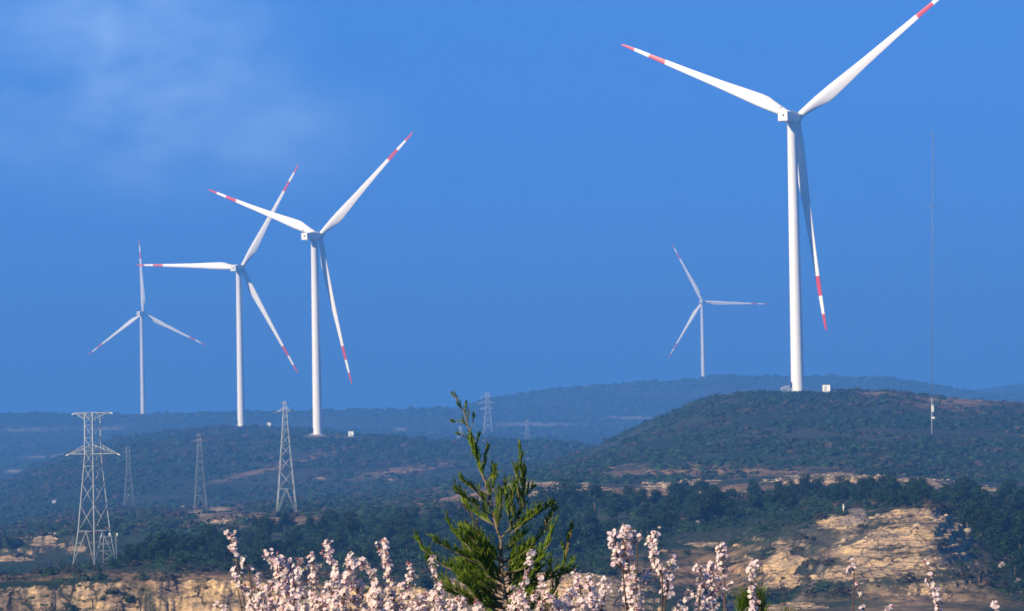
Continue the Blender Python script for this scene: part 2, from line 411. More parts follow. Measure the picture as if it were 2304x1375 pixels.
# bare rock (r), dry brown growth (g), pale track (b): where each lies on the ground
U_, V_ = proj(X, np.maximum(Y, 1), Z)
nzA = fbm(X / 5, Y / 9, 4, 101); nzB = fbm(X / 16, Y / 24, 3, 131)
def blob(u, v, ru, rv, d0, d1, rot=0, soft=0.35):
    c, s = math.cos(R(rot)), math.sin(R(rot))
    du, dv = U_ - u, V_ - v
    a = (du * c + dv * s) / ru; b = (-du * s + dv * c) / rv
    r = np.sqrt(a * a + b * b) + nzA * 1.3 + nzB * 0.6
    return np.clip((1 - r) / soft, 0, 1) * ((Y > G(d0)) & (Y < G(d1)))
rock = np.zeros_like(Z); dry = np.zeros_like(Z); track = np.zeros_like(Z)
for a in [(108, 1220, 64, 22, 900, 1120), (40, 1258, 40, 8, 850, 1100), (180, 1235, 40, 12, 900, 1100),
          (495, 1178, 48, 8, 850, 1150, -8), (470, 1150, 70, 8, 900, 1300, -10), (1265, 1098, 95, 24, 900, 1150), (1180, 1092, 60, 10, 950, 1150), (1520, 1092, 85, 13, 930, 1160, -4),
          (1900, 1078, 160, 18, 940, 1150), (2060, 1084, 80, 15, 940, 1150), (1790, 1084, 50, 12, 940, 1150), (2235, 1125, 35, 14, 800, 1000, -20), (2215, 1100, 60, 6, 900, 1100),
          (2005, 1285, 195, 75, 560, 735), (2060, 1200, 120, 75, 560, 740), (1765, 1290, 50, 65, 560, 720), (1800, 1365, 100, 15, 500, 640), (1900, 1180, 60, 30, 560, 760),
          (1250, 1330, 330, 50, 570, 640), (1600, 1225, 60, 6, 600, 900), (770, 1185, 12, 5, 800, 1000), (850, 1182, 14, 5, 800, 1000),
          (1480, 1240, 20, 5, 700, 900), (1515, 1262, 18, 6, 600, 900), (720, 1078, 16, 4, 1100, 1700), (880, 1078, 10, 4, 1100, 1700)]:
    rock = np.maximum(rock, blob(*a))
for a in [(560, 1165, 260, 26, 850, 1300), (1050, 1120, 220, 40, 950, 1300), (1500, 1110, 500, 22, 900, 1130), (2150, 900, 190, 26, 1150, 1300), (1990, 885, 80, 10, 1150, 1300),
          (1600, 1290, 260, 60, 560, 760), (2000, 1340, 300, 60, 540, 620), (1640, 880, 30, 10, 1200, 1300), (1620, 1060, 420, 18, 1050, 1140), (500, 1300, 700, 22, 600, 760),
          (260, 1295, 200, 14, 640, 800), (640, 1045, 190, 10, 1300, 1700, -14), (760, 978, 60, 10, 1600, 1760), (900, 1060, 150, 12, 1200, 1600, -8), (1280, 1010, 120, 14, 1100, 1300, -20)]:
    dry = np.maximum(dry, blob(*a, soft=0.8))
for a in [(1800, 879, 46, 3, 1200, 1262), (1862, 880, 24, 3, 1200, 1262), (717, 981, 40, 3, 1650, 1730), (1925, 1168, 45, 30, 640, 800, -30), (60, 966, 90, 3, 3000, 3500), (210, 964, 130, 2.5, 3000, 3500), (100, 1028, 50, 4, 2300, 2800), (30, 1060, 30, 4, 2000, 2800),
          (905, 967, 22, 7, 3000, 3500), (1420, 940, 80, 4, 3400, 3850), (1210, 955, 120, 5, 3200, 3700), (1100, 1003, 40, 5, 2400, 2800), (1290, 868, 60, 4, 3700, 3850), (140, 1022, 20, 4, 1900, 2800)]:
    track = np.maximum(track, blob(*a, soft=0.7))
track = np.maximum(track, 0.42 * blob(1990, 1290, 270, 150, 540, 745, soft=0.9))
track = np.maximum(track, 0.30 * blob(1300, 1345, 330, 40, 560, 640, soft=0.8))
# the worn track winding down the right hand slope
tp = [(1960, 1150), (1945, 1178), (1900, 1205), (1868, 1235), (1848, 1275), (1832, 1310), (1800, 1345), (1760, 1372)]
for (u0, v0), (u1, v1) in zip(tp[:-1], tp[1:]):
    du, dv = u1 - u0, v1 - v0; L2 = du * du + dv * dv
    w = np.clip(((U_ - u0) * du + (V_ - v0) * dv) / L2, 0, 1)
    dd = np.hypot(U_ - u0 - w * du, V_ - v0 - w * dv)
    track = np.maximum(track, np.clip((7 - dd + nzA * 8) / 6, 0, 1) * ((Y > G(560)) & (Y < G(780))) * 0.6)

def ground_material():
    m, nt, b = new_mat('hill_ground'); q = N(nt)
    pos = q.node('ShaderNodeNewGeometry')
    P = pos.outputs['Position']; nrm = q.node('ShaderNodeSeparateXYZ'); q.set(nrm.inputs[0], pos.outputs['True Normal'])
    at_ = q.node('ShaderNodeAttribute', attribute_name='tone'); sc_ = q.node('ShaderNodeSeparateColor'); q.set(sc_.inputs[0], at_.outputs['Color'])
    r_, g_, b_ = sc_.outputs[0], sc_.outputs[1], sc_.outputs[2]
    n1 = q.noise(P, 0.06, 6, 0.62); n2 = q.noise(P, 0.45, 4, 0.6); n3 = q.noise(P, 0.012, 4)
    soil = q.mix(q.ramp(n1, .4, .62), (0.009, 0.028, 0.015), (0.030, 0.038, 0.026))
    soil = q.mix(q.ramp(n2, .5, .7), soil, (0.018, 0.032, 0.019))
    soil = q.mix(q.math('MULTIPLY', q.ramp(n3, .45, .6), .75), soil, (0.048, 0.052, 0.040))
    dryc = q.mix(q.ramp(n2, .35, .65), (0.11, 0.066, 0.048), (0.36, 0.225, 0.12))
    dmix = q.math('MULTIPLY', g_, q.ramp(q.math('ADD', n1, q.math('MULTIPLY', n2, .3)), .45, .68))
    col = q.mix(dmix, soil, dryc)
    # sandstone: beds, joints, stains
    warp_ = q.node('ShaderNodeVectorMath', operation='ADD'); q.set(warp_.inputs[0], P)
    wn_ = q.node('ShaderNodeTexNoise'); q.set(wn_.inputs['Vector'], P); wn_.inputs['Scale'].default_value = .35; wn_.inputs['Detail'].default_value = 3
    ws_ = q.node('ShaderNodeVectorMath', operation='SCALE'); q.set(ws_.inputs[0], wn_.outputs['Color']); ws_.inputs['Scale'].default_value = 1.6
    q.set(warp_.inputs[1], ws_.outputs[0]); PW = warp_.outputs[0]
    beds = q.noise(q.mapping(P, (0.08, 0.08, 2.3)), 1.0, 6, 0.62, 0.4)
    joints = q.noise(q.mapping(P, (1.2, 0.4, 0.16)), 1.0, 4, 0.6)
    vec = q.mapping(PW, (0.40, 0.18, 0.62))
    v1 = q.node('ShaderNodeTexVoronoi', feature='F1', distance='CHEBYCHEV'); v2 = q.node('ShaderNodeTexVoronoi', feature='F2', distance='CHEBYCHEV')
    for v_ in (v1, v2): q.set(v_.inputs['Vector'], vec); v_.inputs['Scale'].default_value = 1.0; v_.inputs['Randomness'].default_value = 0.85
    gap_ = q.math('SUBTRACT', v2.outputs['Distance'], v1.outputs['Distance'])
    crack = q.math('MAXIMUM', q.ramp(gap_, 0.01, 0.09), q.ramp(q.noise(P, .3, 3), .42, .60), True)
    tone_ = q.node('ShaderNodeSeparateColor'); q.set(tone_.inputs[0], v1.outputs['Color'])
    fine = q.noise(q.mapping(P, (2.0, 2.0, 4.5)), 1.0, 6, 0.65)
    rk = q.mix(q.ramp(beds, .35, .65), (0.22, 0.155, 0.105), (0.44, 0.31, 0.190))
    rk = q.mix(q.math('MULTIPLY', q.ramp(q.noise(q.mapping(P, (.12, .12, .5)), 1.0, 6, .65), .47, .62), .9), rk, (0.68, 0.455, 0.225))
    rk = q.mix(q.math('MULTIPLY', q.ramp(joints, .54, .70), .5), rk, (0.13, 0.105, 0.075))
    rk = q.mix(q.math('MULTIPLY', q.math('SUBTRACT', 1.0, crack), .75), rk, (0.075, 0.062, 0.045))
    rk = q.mix(.8, rk, q.mix(q.ramp(fine, .3, .7), (0.45, 0.45, 0.45), (1.5, 1.5, 1.5)), 'MULTIPLY')
    rk = q.mix(.5, rk, q.mix(tone_.outputs[0], (0.6, 0.6, 0.6), (1.35, 1.35, 1.35)), 'MULTIPLY')
    gul = q.noise(P, 0.16, 5, 0.6)
    led = q.noise(q.mapping(P, (0.16, 0.16, 0.6)), 1.0, 7, 0.66, 1.3)
    steep = q.ramp(q.math('ADD', nrm.outputs[2], q.math('MULTIPLY', q.math('SUBTRACT', n2, .5), .35)), 0.84, 0.58)
    bare = q.math('MULTIPLY', q.ramp(r_, .1, .5), q.ramp(q.math('ADD', led, q.math('MULTIPLY', r_, .22)), .55, .66))
    rm = q.math('MAXIMUM', bare, q.math('MULTIPLY', steep, q.ramp(q.math('ADD', gul, q.math('MULTIPLY', r_, .5)), .30, .46)), True)
    col = q.mix(rm, col, rk)
    col = q.mix(q.math('MULTIPLY', b_, .85), col, (0.30, 0.235, 0.19))
    q.set(b.inputs['Base Color'], col); b.inputs['Roughness'].default_value = 0.95; b.inputs['Specular IOR Level'].default_value = 0.1
    bp = q.node('ShaderNodeBump'); bp.inputs['Strength'].default_value = 0.9; bp.inputs['Distance'].default_value = 0.8
    h = q.math('ADD', q.math('MULTIPLY', n2, .6), q.math('MULTIPLY', rm, q.math('ADD', q.math('MULTIPLY', crack, .7), beds)))
    q.set(bp.inputs['Height'], h); q.set(b.inputs['Normal'], bp.outputs[0])
    return m
ii, jj = np.meshgrid(np.arange(NRW - 1), np.arange(NCL - 1), indexing='ij')
a0 = (ii * NCL + jj).ravel()
fc = np.stack([a0, a0 + 1, a0 + NCL + 1, a0 + NCL], 1)
g = np_mesh('ground', np.stack([X, Y, Z], -1).reshape(-1, 3), fc, ground_material(), smooth=True,
            colors=np.stack([rock, dry, track], -1).reshape(-1, 3))
tag(g, 'rolling scrub covered hills with tan sandstone ledges', 'ground', kind='structure')

# ------------------------------------------------------------------ vegetation
def ico(sub):
    import bmesh
    bm = bmesh.new(); bmesh.ops.create_icosphere(bm, subdivisions=sub, radius=1)
    v = np.array([p.co[:] for p in bm.verts]); f = np.array([[q.index for q in p.verts] for p in bm.faces]); bm.free()
    return v, f
def shrub_template(sub, k, nleaf):
    v, f = ico(sub); r = np.random.default_rng(k)
    v = v * (1 + 0.42 * (r.random(len(v)) - 0.5) * 2)[:, None] * 0.86
    v[:, 2] = v[:, 2] * 0.7 + 0.35
    if nleaf:
        c = r.normal(size=(nleaf, 3)); c /= np.linalg.norm(c, axis=1)[:, None]; c *= (0.85 + 0.4 * r.random(nleaf))[:, None]
        c[:, 2] = np.abs(c[:, 2]) * 0.9 + 0.25
        t = r.normal(size=(nleaf, 3, 3)) * 0.20
        lv = (c[:, None, :] + t).reshape(-1, 3); lf = np.arange(nleaf * 3).reshape(-1, 3) + len(v)
        v = np.vstack([v, lv]); f = np.vstack([f, lf])
    return v, f
def scatter(name, pos, size, cols, temps, label, squash=1.0):
    VV, FF, CC = [], [], []; off = 0
    pick = rng.integers(0, len(temps), len(pos))
    for k, (tv, tf) in enumerate(temps):
        m = np.where(pick == k)[0]
        if not len(m): continue
        an = rng.random(len(m)) * 6.283; c, s = np.cos(an), np.sin(an)
        sx = size[m] * (0.8 + 0.5 * rng.random(len(m))); sz = size[m] * squash * (0.7 + 0.5 * rng.random(len(m)))
        x = (tv[None, :, 0] * c[:, None] - tv[None, :, 1] * s[:, None]) * sx[:, None] + pos[m, 0, None]
        y = (tv[None, :, 0] * s[:, None] + tv[None, :, 1] * c[:, None]) * sx[:, None] + pos[m, 1, None]
        z = tv[None, :, 2] * sz[:, None] + pos[m, 2, None]
        VV.append(np.stack([x, y, z], -1).reshape(-1, 3))
        FF.append((tf[None] + (np.arange(len(m)) * len(tv))[:, None, None] + off).reshape(-1, 3))
        CC.append(np.repeat(cols[m], len(tv), 0)); off += len(m) * len(tv)
    o = np_mesh(name, np.vstack(VV), np.vstack(FF), M_scrub, colors=np.vstack(CC))
    tag(o, label, 'shrubs', kind='stuff')
    return o
def samp(n, u0, u1, d0, d1):
    u = rng.uniform(u0, u1, n); d = rng.uniform(d0, d1, n)
    s = (u - CX) / F
    x = s * d; return x, d
def mask_at(arr, x, y):
    j = np.clip(np.searchsorted(scol, x / y), 0, NCL - 1); i = np.clip(np.searchsorted(rows, y), 0, NRW - 1)
    return arr[i, j]
GREEN = np.array([[0.012, 0.036, 0.016], [0.017, 0.046, 0.018], [0.022, 0.046, 0.022], [0.009, 0.028, 0.013]])
BROWN = np.array([[0.040, 0.036, 0.028], [0.030, 0.033, 0.026], [0.066, 0.048, 0.034]])
def make_cols(n, pb):
    g_ = GREEN[rng.integers(0, 4, n)]; b_ = BROWN[rng.integers(0, 3, n)]
    w = (rng.random(n) < pb)[:, None]
    return np.where(w, b_, g_) * rng.uniform(0.75, 1.25, (n, 1))
def scrub(name, n, u0, u1, d0, d1, s0, s1, temps, label, pb=0.35, gap=0.0, squash=0.85, keepf=None):
    x, y = samp(n, u0, u1, G(d0), G(d1))
    if keepf is not None:
        kk = keepf(x, y); x, y = x[kk], y[kk]; n = len(x)
    keep = (mask_at(rock, x, y) < 0.5) | (rng.random(n) < 0.12)
    keep &= (mask_at(track, x, y) < 0.5)
    cl = fbm(x / 14, y / 34, 4, 61) * 1.3 + gap
    keep &= (cl + 0.30 * (rng.random(n) - 0.5)) > -0.06
    dr = mask_at(dry, x, y)
    keep &= (rng.random(n) > dr * 0.85)
    x, y, dr = x[keep], y[keep], dr[keep]
    z = heights(x, y)
    size = s0 + (s1 - s0) * rng.random(len(x)) ** 2.2
    pt_ = fbm(x / 30, y / 70, 3, 201)
    cols = make_cols(len(x), np.clip(pb * (0.5 + 5.0 * np.clip(pt_, -0.1, 0.3)) + dr * 0.6, 0, 1))
    for (cx_, cy_, rr_) in CLEAR:
        far_ = (x - cx_) ** 2 + ((y - cy_) * 0.6) ** 2 > rr_ ** 2
        x, y, z, size, cols = x[far_], y[far_], z[far_], size[far_], cols[far_]
    return scatter(name, np.stack([x, y, z - 0.15 * size], -1), size, cols, temps, label, squash)
BELTS = [(255, 1000, ([255, 400, 1000], [700, 690, 690]), ([255, 400, 560, 1000], [740, 860, 935, 935])), (1000, 1620, ([1000, 1300, 1600], [700, 730, 780]), ([1000, 1300, 1620], [930, 945, 960])),
         (1560, 2130, ([1560, 1700, 1850, 2000, 2130], [790, 810, 810, 790, 770]), ([1560, 1850, 2130], [945, 930, 925])), (2150, 2330, ([2150, 2200, 2330], [700, 655, 600]), ([2150, 2330], [900, 900]))]
def belt_mask(x, y):
    u = CX + F * x / y; m = np.zeros(len(x), bool)
    for a, b, lo, hi in BELTS: m |= (u > a) & (u < b) & (y > G(np.interp(u, *lo))) & (y < G(np.interp(u, *hi)))
    return m
CLEAR = [(at(u, 950, G(d)).x, G(d) - 4, w) for u, d, w in ((1795, 1250, 9), (1862, 1240, 6), (1760, 1245, 5), (717, 1700, 10), (792, 1690, 8), (546, 2165, 12), (607, 2160, 10), (322, 3490, 20))]
T_near = [shrub_template(1, k, 60) for k in range(4)]
T_mid = [shrub_template(1, k + 10, 18) for k in range(4)]
T_far = [shrub_template(1, k + 20, 0) for k in range(3)]
scrub('near_hill_scrub', 7500, -60, 2360, 590, 960, 0.2, 1.0, T_near, 'dark scrub and low bushes over the near sandstone benches', 0.45)
scrub('tree_belt_undergrowth', 7500, 250, 2330, 700, 958, 0.4, 1.3, T_near, 'dark undergrowth filling the gaps between the evergreen trees', 0.0, 0.12, keepf=lambda x, y: belt_mask(x, y))
scrub('turbine_hill_scrub', 20000, 900, 2400, 1050, 1262, 0.3, 1.7, T_mid, 'dense dark scrub covering the hill below the nearest turbine', 0.33, 0.0, 0.75)
scrub('valley_scrub', 13000, -60, 1300, 960, 1460, 0.3, 1.8, T_mid, 'scrub on the brown slope round the pylons', 0.45)
scrub('middle_ridge_scrub', 15000, -60, 1400, 1440, 2200, 0.4, 2.4, T_mid, 'blue green scrub on the ridge of the two middle turbines', 0.3, 0.05)
scrub('far_ridge_scrub', 5000, -80, 2400, 3400, 3860, 2.0, 5.5, T_far, 'hazy woods along the farthest ridge', 0.1, 0.05)
scrub('far_valley_scrub', 2500, -80, 1500, 2250, 3400, 2.0, 4.5, T_far, 'hazy patches of wood in the far valley', 0.2, -0.05)

# loose stones below the ledges
def rubble():
    x, y = samp(6000, -60, 2300, G(590), G(1120)); k = mask_at(rock, x, y) > .35; x, y = x[k], y[k]
    z = heights(x, y); n = len(x); size = 0.10 + 0.42 * rng.random(n) ** 3
    tv, tf = ico(1); ts = []
    for q_ in range(4):
        r_ = np.random.default_rng(q_ + 70); v = np.sign(tv) * np.abs(tv) ** .6 * (1 + .35 * (r_.random(len(tv)) - .5))[:, None]; ts.append((v, tf))
    c = np.array([[.36, .27, .17], [.48, .36, .22], [.26, .21, .15]])[rng.integers(0, 3, n)] * rng.uniform(.7, 1.2, (n, 1))
    o = scatter('rubble', np.stack([x, y, z], -1), size, c, ts, 'loose tan stones scattered on the sandstone ledges', .7)
    o['category'] = 'stones'; o.data.materials.clear(); m, nt, b = new_mat('rubble_stone'); q = N(nt)
    q.set(b.inputs['Base Color'], q.node('ShaderNodeAttribute', attribute_name='tone').outputs['Color']); b.inputs['Roughness'].default_value = .95; o.data.materials.append(m)
rubble()

def crown_mesh(name, seed, w, h, nleaf, leaf, mat, base=0.15):
    r = np.random.default_rng(seed)
    nl = r.integers(9, 14)
    lobes = []
    for k in range(nl):
        t = r.random(); rad = w * 0.5 * (1 - 0.75 * t) * r.uniform(0.3, 0.95); a = r.random() * 6.283
        lobes.append((rad * math.cos(a), rad * math.sin(a), h * (base + 0.12 + (0.8 - base) * t), w * r.uniform(0.16, 0.28)))
    L = np.array(lobes); k = r.integers(0, nl, nleaf)
    d = r.normal(size=(nleaf, 3)); d /= np.linalg.norm(d, axis=1)[:, None]
    c = L[k, :3] + d * (L[k, 3] * r.uniform(0.55, 1.08, nleaf))[:, None] * np.array([1, 1, 0.8])
    t1 = r.normal(size=(nleaf, 3)); t1 /= np.linalg.norm(t1, axis=1)[:, None]
    t2 = np.cross(t1, d); t2 /= (np.linalg.norm(t2, axis=1)[:, None] + 1e-6)
    s = (leaf * r.uniform(0.6, 1.4, nleaf))[:, None]
    v = np.stack([c - t1 * s, c + t2 * s * 0.6, c + t1 * s, c - t2 * s * 0.6], 1).reshape(-1, 3)
    f = np.arange(nleaf * 4).reshape(-1, 4)
    o = np_mesh(name, v, f, mat)
    return o, lobes
def make_tree(name, seed, w, h, mat, nleaf=1500, leaf=0.20):
    root = empty(name, (0, 0, 0))
    cr, lobes = crown_mesh('crown', seed, w, h, nleaf, leaf, mat); cr.parent = root
    mb = MB(); mb.tube([(0, 0, -0.6), (0.05, 0.02, h * .3), (-0.05, 0.05, h * .6), (0, 0, h * .85)], [h * .028, h * .022, h * .014, h * .005], 6)
    for x, y, z, r_ in lobes[::2]: mb.tube([(0, 0, z * .55), (x * .5, y * .5, z * .8), (x, y, z)], [h * .010, h * .007, h * .003], 5)
    mb.build('trunk', M_bark, root)
    return root
def copy_tree(o, parent=None):
    c = o.copy(); COL.objects.link(c); c.parent = parent
    for ch in o.children: copy_tree(ch, c)
    return c
protos = [make_tree('evergreen_tree', 40 + k, 4.6 * (0.85 + 0.1 * (k % 4)), 4.6 * (0.85 + 0.08 * ((k * 3) % 5)), M_pine) for k in range(6)]
used = [False] * 6
def zone_label(u, d):
    if u > 2140: return 'dark evergreen tree in the wood at the right of the sandstone slope', 'evergreen trees right of the sandstone slope'
    if u > 1540: return 'dark evergreen tree in the belt above the right sandstone slope', 'evergreen trees above the right sandstone slope'
    if u > 1000: return 'dark evergreen tree in the belt behind and right of the juniper', 'evergreen trees behind the juniper'
    if u > 560: return 'dark evergreen tree in the belt behind the left blossom shrub', 'evergreen trees behind the left blossoms'
    return 'dark evergreen tree in the belt right of the nearest pylon', 'evergreen trees right of the nearest pylon'
def put(k, pos, sc, label, cat, group):
    if not used[k]: o = protos[k]; used[k] = True
    else: o = copy_tree(protos[k])
    o.location = pos; o.rotation_euler = (0, 0, random.random() * 6.28); o.scale = (sc * random.uniform(.9, 1.2), sc * random.uniform(.9, 1.2), sc * random.uniform(.85, 1.15))
    tag(o, label, cat, group)
    return o
cells = []
def belt(n, u0, u1, dlo, dhi, smin=0.8, smax=1.25):
    done = 0; tries = 0
    while done < n and tries < n * 60:
        tries += 1
        u = random.uniform(u0, u1); f = random.random()
        lo = np.interp(u, *dlo); hi = np.interp(u, *dhi)
        if hi <= lo: continue
        d = lo + (hi - lo) * f; k_ = G(d) / d; d = G(d)
        x = (u - CX) / F * d
        if any((x - a) ** 2 + ((d - b) * 0.35) ** 2 < (2.3 * k_) ** 2 for a, b in cells): continue
        cells.append((x, d))
        lb, gp = zone_label(u, d)
        put(random.randrange(6), (x, d, float(heights(np.array([x]), np.array([d]))[0]) - 0.2), random.uniform(smin, smax) * k_, lb, 'tree', gp)
        done += 1
belt(95, 255, 1000, ([255, 400, 1000], [700, 690, 690]), ([255, 400, 560, 1000], [740, 860, 935, 935]))
belt(80, 1000, 1620, ([1000, 1300, 1600], [700, 730, 780]), ([1000, 1300, 1620], [930, 945, 960]), 0.95, 1.5)
belt(62, 1560, 2130, ([1560, 1700, 1850, 2000, 2130], [790, 810, 810, 790, 770]), ([1560, 1850, 2130], [940, 915, 910]), 0.85, 1.15)
belt(14, 1960, 2110, ([1960, 2110], [712, 712]), ([1960, 2110], [800, 800]), 0.7, 1.0)
belt(48, 2150, 2330, ([2150, 2200, 2330], [700, 655, 600]), ([2150, 2330], [900, 900]), 1.0, 1.55)
for k in range(6):
    if not used[k]: put(k, (400, 900, -30), 1, 'dark evergreen tree', 'tree', 'x')

# ------------------------------------------------------------------ wind turbines
def airfoil(n=9):
    xs = [0.5 * (1 - math.cos(math.pi * i / (n - 1))) for i in range(n)]
    th = lambda x: 5 * (0.2969 * math.sqrt(x) - 0.126 * x - 0.3516 * x * x + 0.2843 * x ** 3 - 0.1015 * x ** 4)
    up = [(x, th(x)) for x in xs]; lo = [(x, -th(x)) for x in xs[1:-1]][::-1]
    return up + lo
AF = airfoil()
def blade_mesh():
    """blade along +Z, hub face at z=1.2; +X is the clockwise (trailing) side, +Y points away from the viewer behind the rotor"""
    RR = 75.5
    st = [1.2, 2.6, 4.5, 7, 10, 13, 16, 20, 25, 31, 38, 45, 51, 55.99, 56, 59, 62.99, 63, 66, 69.49, 69.5, 72, 74, 75, 75.5]
    mb = MB(); rings = []
    for r in st:
        ch = np.interp(r, [1.2, 3, 7, 13, 16, 22, 31, 45, 60, 70, 74, 75, 75.5], [2.5, 2.5, 3.3, 4.7, 4.7, 4.1, 3.15, 2.25, 1.55, 1.1, .75, .45, .12])
        thk = np.interp(r, [1.2, 3, 7, 13, 20, 40, 75.5], [1.0, 1.0, .62, .38, .28, .21, .16])
        tw = R(np.interp(r, [1.2, 6, 13, 25, 45, 75.5], [18, 17, 12, 7, 3, 0]))
        rd = np.interp(r, [1.2, 3, 9], [1, 1, 0])
        lead = np.interp(r, [1.2, 3, 13, 30, 75.5], [.5, .5, .32, .30, .30])
        pb = -0.0 + 2.6 * (r / RR) ** 2
        ring = []
        for k, (x, t) in enumerate(AF):
            a = 2 * math.pi * k / len(AF)
            cx, cy_ = 0.5 - 0.5 * math.cos(a), 0.5 * math.sin(a)
            px = (x * (1 - rd) + cx * rd - lead) * ch; py = (t * thk * 1.0 * (1 - rd) + cy_ * rd) * ch
            X_, Y_ = px * math.cos(tw) - py * math.sin(tw), px * math.sin(tw) + py * math.cos(tw)
            ring.append(Vector((X_, Y_ + pb, r)))
        rings.append(ring)
    n = len(AF)
    vs = [p_ for r_ in rings for p_ in r_]
    for i in range(len(rings) - 1):
        red = 55.995 < st[i] < 62.995 or st[i] >= 69.495
        b0 = len(mb.v)
        mb.add(rings[i] + rings[i + 1], [(k, (k + 1) % n, n + (k + 1) % n, n + k) for k in range(n)], 1 if red else 0, True)
    mb.add(rings[-1], [tuple(range(n))], 1); mb.add(rings[0], [tuple(range(n))[::-1]], 0)
    # weld shared rings so shading is smooth
    import bmesh
    me = bpy.data.meshes.new('blade'); me.from_pydata(mb.v, [], mb.f)
    me.polygons.foreach_set('material_index', mb.m); me.polygons.foreach_set('use_smooth', mb.sm)
    bm = bmesh.new(); bm.from_mesh(me); bmesh.ops.remove_doubles(bm, verts=bm.verts[:], dist=0.0005); bmesh.ops.recalc_face_normals(bm, faces=bm.faces[:]); bm.to_mesh(me); bm.free()
    me.materials.append(M_white); me.materials.append(M_red)
    return me
BLADE = blade_mesh()
def turbine(u, d, psi, phis, label, bs=1.0, hubpx=None, tilt=1.0):
    """psi: compass of the rotor axis from +Y towards +X; phis: blade angles clockwise from up seen from behind"""
    base = ground_at(u, d)
    root = empty('wind_turbine', base)
    H = 100.0
    if hubpx is not None:
        H = at(u, hubpx, d).z - base.z
    mb = MB()
    n = 40; prof = [(-3, 2.42), (0, 2.42), (0.5, 2.40), (33, 2.18), (66, 1.96), (H - 2.6, 1.74), (H - 2.2, 1.95), (H - 1.6, 1.95)]
    mb.tube([(0, 0, z) for z, _ in prof], [r_ for _, r_ in prof], n)
    for z in (33, 66): pass
    mb.build('tower', M_white, root)
    mb = MB(); mb.tube([(0, 0, -1.5), (0, 0, 0.35)], [4.2, 4.0], 32); mb.build('foundation', M_conc, root)
    a = R(200)
    mb = MB(); mb.box((2.43 * math.cos(a), 2.43 * math.sin(a), 2.3), (0.12, 1.0, 2.2), rot=Matrix.Rotation(a, 3, 'Z')); dr = mb.build('door', M_dark, root)
    mb = MB()
    for k in range(5): mb.box(((3.0 + k * .35) * math.cos(a), (3.0 + k * .35) * math.sin(a), 1.15 - k * .25), (0.34, 1.2, 0.1), rot=Matrix.Rotation(a, 3, 'Z'))
    mb.build('steps', M_galv, root)
    # nacelle frame: local +Y = rotor axis
    Rz = Matrix.Rotation(-psi, 3, 'Z'); Rt = Matrix.Rotation(R(tilt), 3, 'X'); RN = Rz @ Rt
    C0 = Vector((0, 0, H))
    mb = MB(); mb.box((0, -3.0, 0.05), (3.9, 11.0, 3.7), bevel=0.35); mb.box((0, -2.2, 2.02), (2.6, 5.0, 0.35), bevel=.1)
    nac = mb.build('nacelle', M_grey, root); nac.matrix_local = Matrix.Translation(C0) @ RN.to_4x4()
    mb = MB(); mb.box((0.35, -8.53, 0.35), (0.55, 0.08, 0.85)); ht = mb.build('rear_hatch', M_dark, nac)
    mb = MB(); mb.tube([(-1.2, -7.6, 1.8), (-1.2, -7.6, 3.2)], .07, 6); mb.tube([(-1.7, -7.6, 3.1), (-0.7, -7.6, 3.1)], .06, 6); mb.box((-1.7, -7.6, 3.3), (.25, .25, .35)); mb.box((-0.7, -7.6, 3.3), (.25, .25, .35))
    mb.build('weather_vane', M_dark, nac)
    mb = MB(); pr = [(2.45, 1.55), (2.9, 1.95), (3.6, 2.05), (5.0, 2.0), (6.0, 1.6), (6.7, 0.95), (7.0, 0.25)]
    mb.tube([(0, y, 0) for y, _ in pr], [r_ for _, r_ in pr], 28)
    hub = mb.build('hub', M_grey, root); hub.matrix_local = Matrix.Translation(C0) @ RN.to_4x4()
    for ph in phis:
        b = bpy.data.objects.new('blade', BLADE); COL.objects.link(b); b.parent = root
        b.matrix_local = Matrix.Translation(C0) @ RN.to_4x4() @ Matrix.Translation((0, 4.6, 0)) @ Matrix.Rotation(R(ph), 4, 'Y') @ Matrix.Scale(bs, 4)
    tag(root, label, 'wind turbine', 'wind turbines on the hills')
    return root
turbine(1795, 1250, R(27.7), (54, 174, 294), 'nearest and largest white wind turbine, on the right hill, red bands on its blades', 1.045, hubpx=264)
turbine(715, 1711, R(33.5), (50.5, 170.5, 290.5), 'second largest white wind turbine, left of the juniper, beside a small white cabinet', 1.01, hubpx=531, tilt=4)
turbine(543, 2175, R(21), (33, 153, 273), 'middle sized white wind turbine with one blade pointing level left', 1.015, hubpx=603, tilt=4)
turbine(322, 3500, R(17), (-3, 117, 237), 'faint hazy wind turbine at the far left behind the nearest pylon', hubpx=705)
turbine(1583, 3890, R(11), (-27, 93, 213), 'faint hazy wind turbine on the far ridge left of the largest turbine', hubpx=679)

# cabinets by the turbines
def cabinet(u, d, w, h, label):
    r = empty('transformer_cabinet', ground_at(u, d, .35))
    mb = MB(); mb.box((0, 0, h / 2 + .15), (w, w * .8, h), bevel=.05); mb.build('housing', M_cab, r)
    mb = MB(); mb.box((0, 0, h + .22), (w + .3, w * .8 + .3, .14)); mb.build('roof', M_conc, r)
    mb = MB(); mb.box((-.3, -w * .4 - .02, h * .5), (.9, .05, h * .75)); mb.build('door', M_galv, r)
    mb = MB(); mb.box((0, 0, -.2), (w + .2, w * .8 + .2, .7)); mb.build('plinth', M_conc, r)
    r.rotation_euler = (0, 0, R(-25))
    tag(r, label, 'cabinet', 'white cabinets beside the turbines')
cabinet(1862, 1242, 2.9, 2.2, 'white cabinet right of the foot of the largest turbine')
cabinet(792, 1692, 2.8, 2.2, 'white cabinet right of the foot of the second largest turbine')
cabinet(607, 2160, 2.6, 2.1, 'small white cabinet on the crest between the two middle turbines')

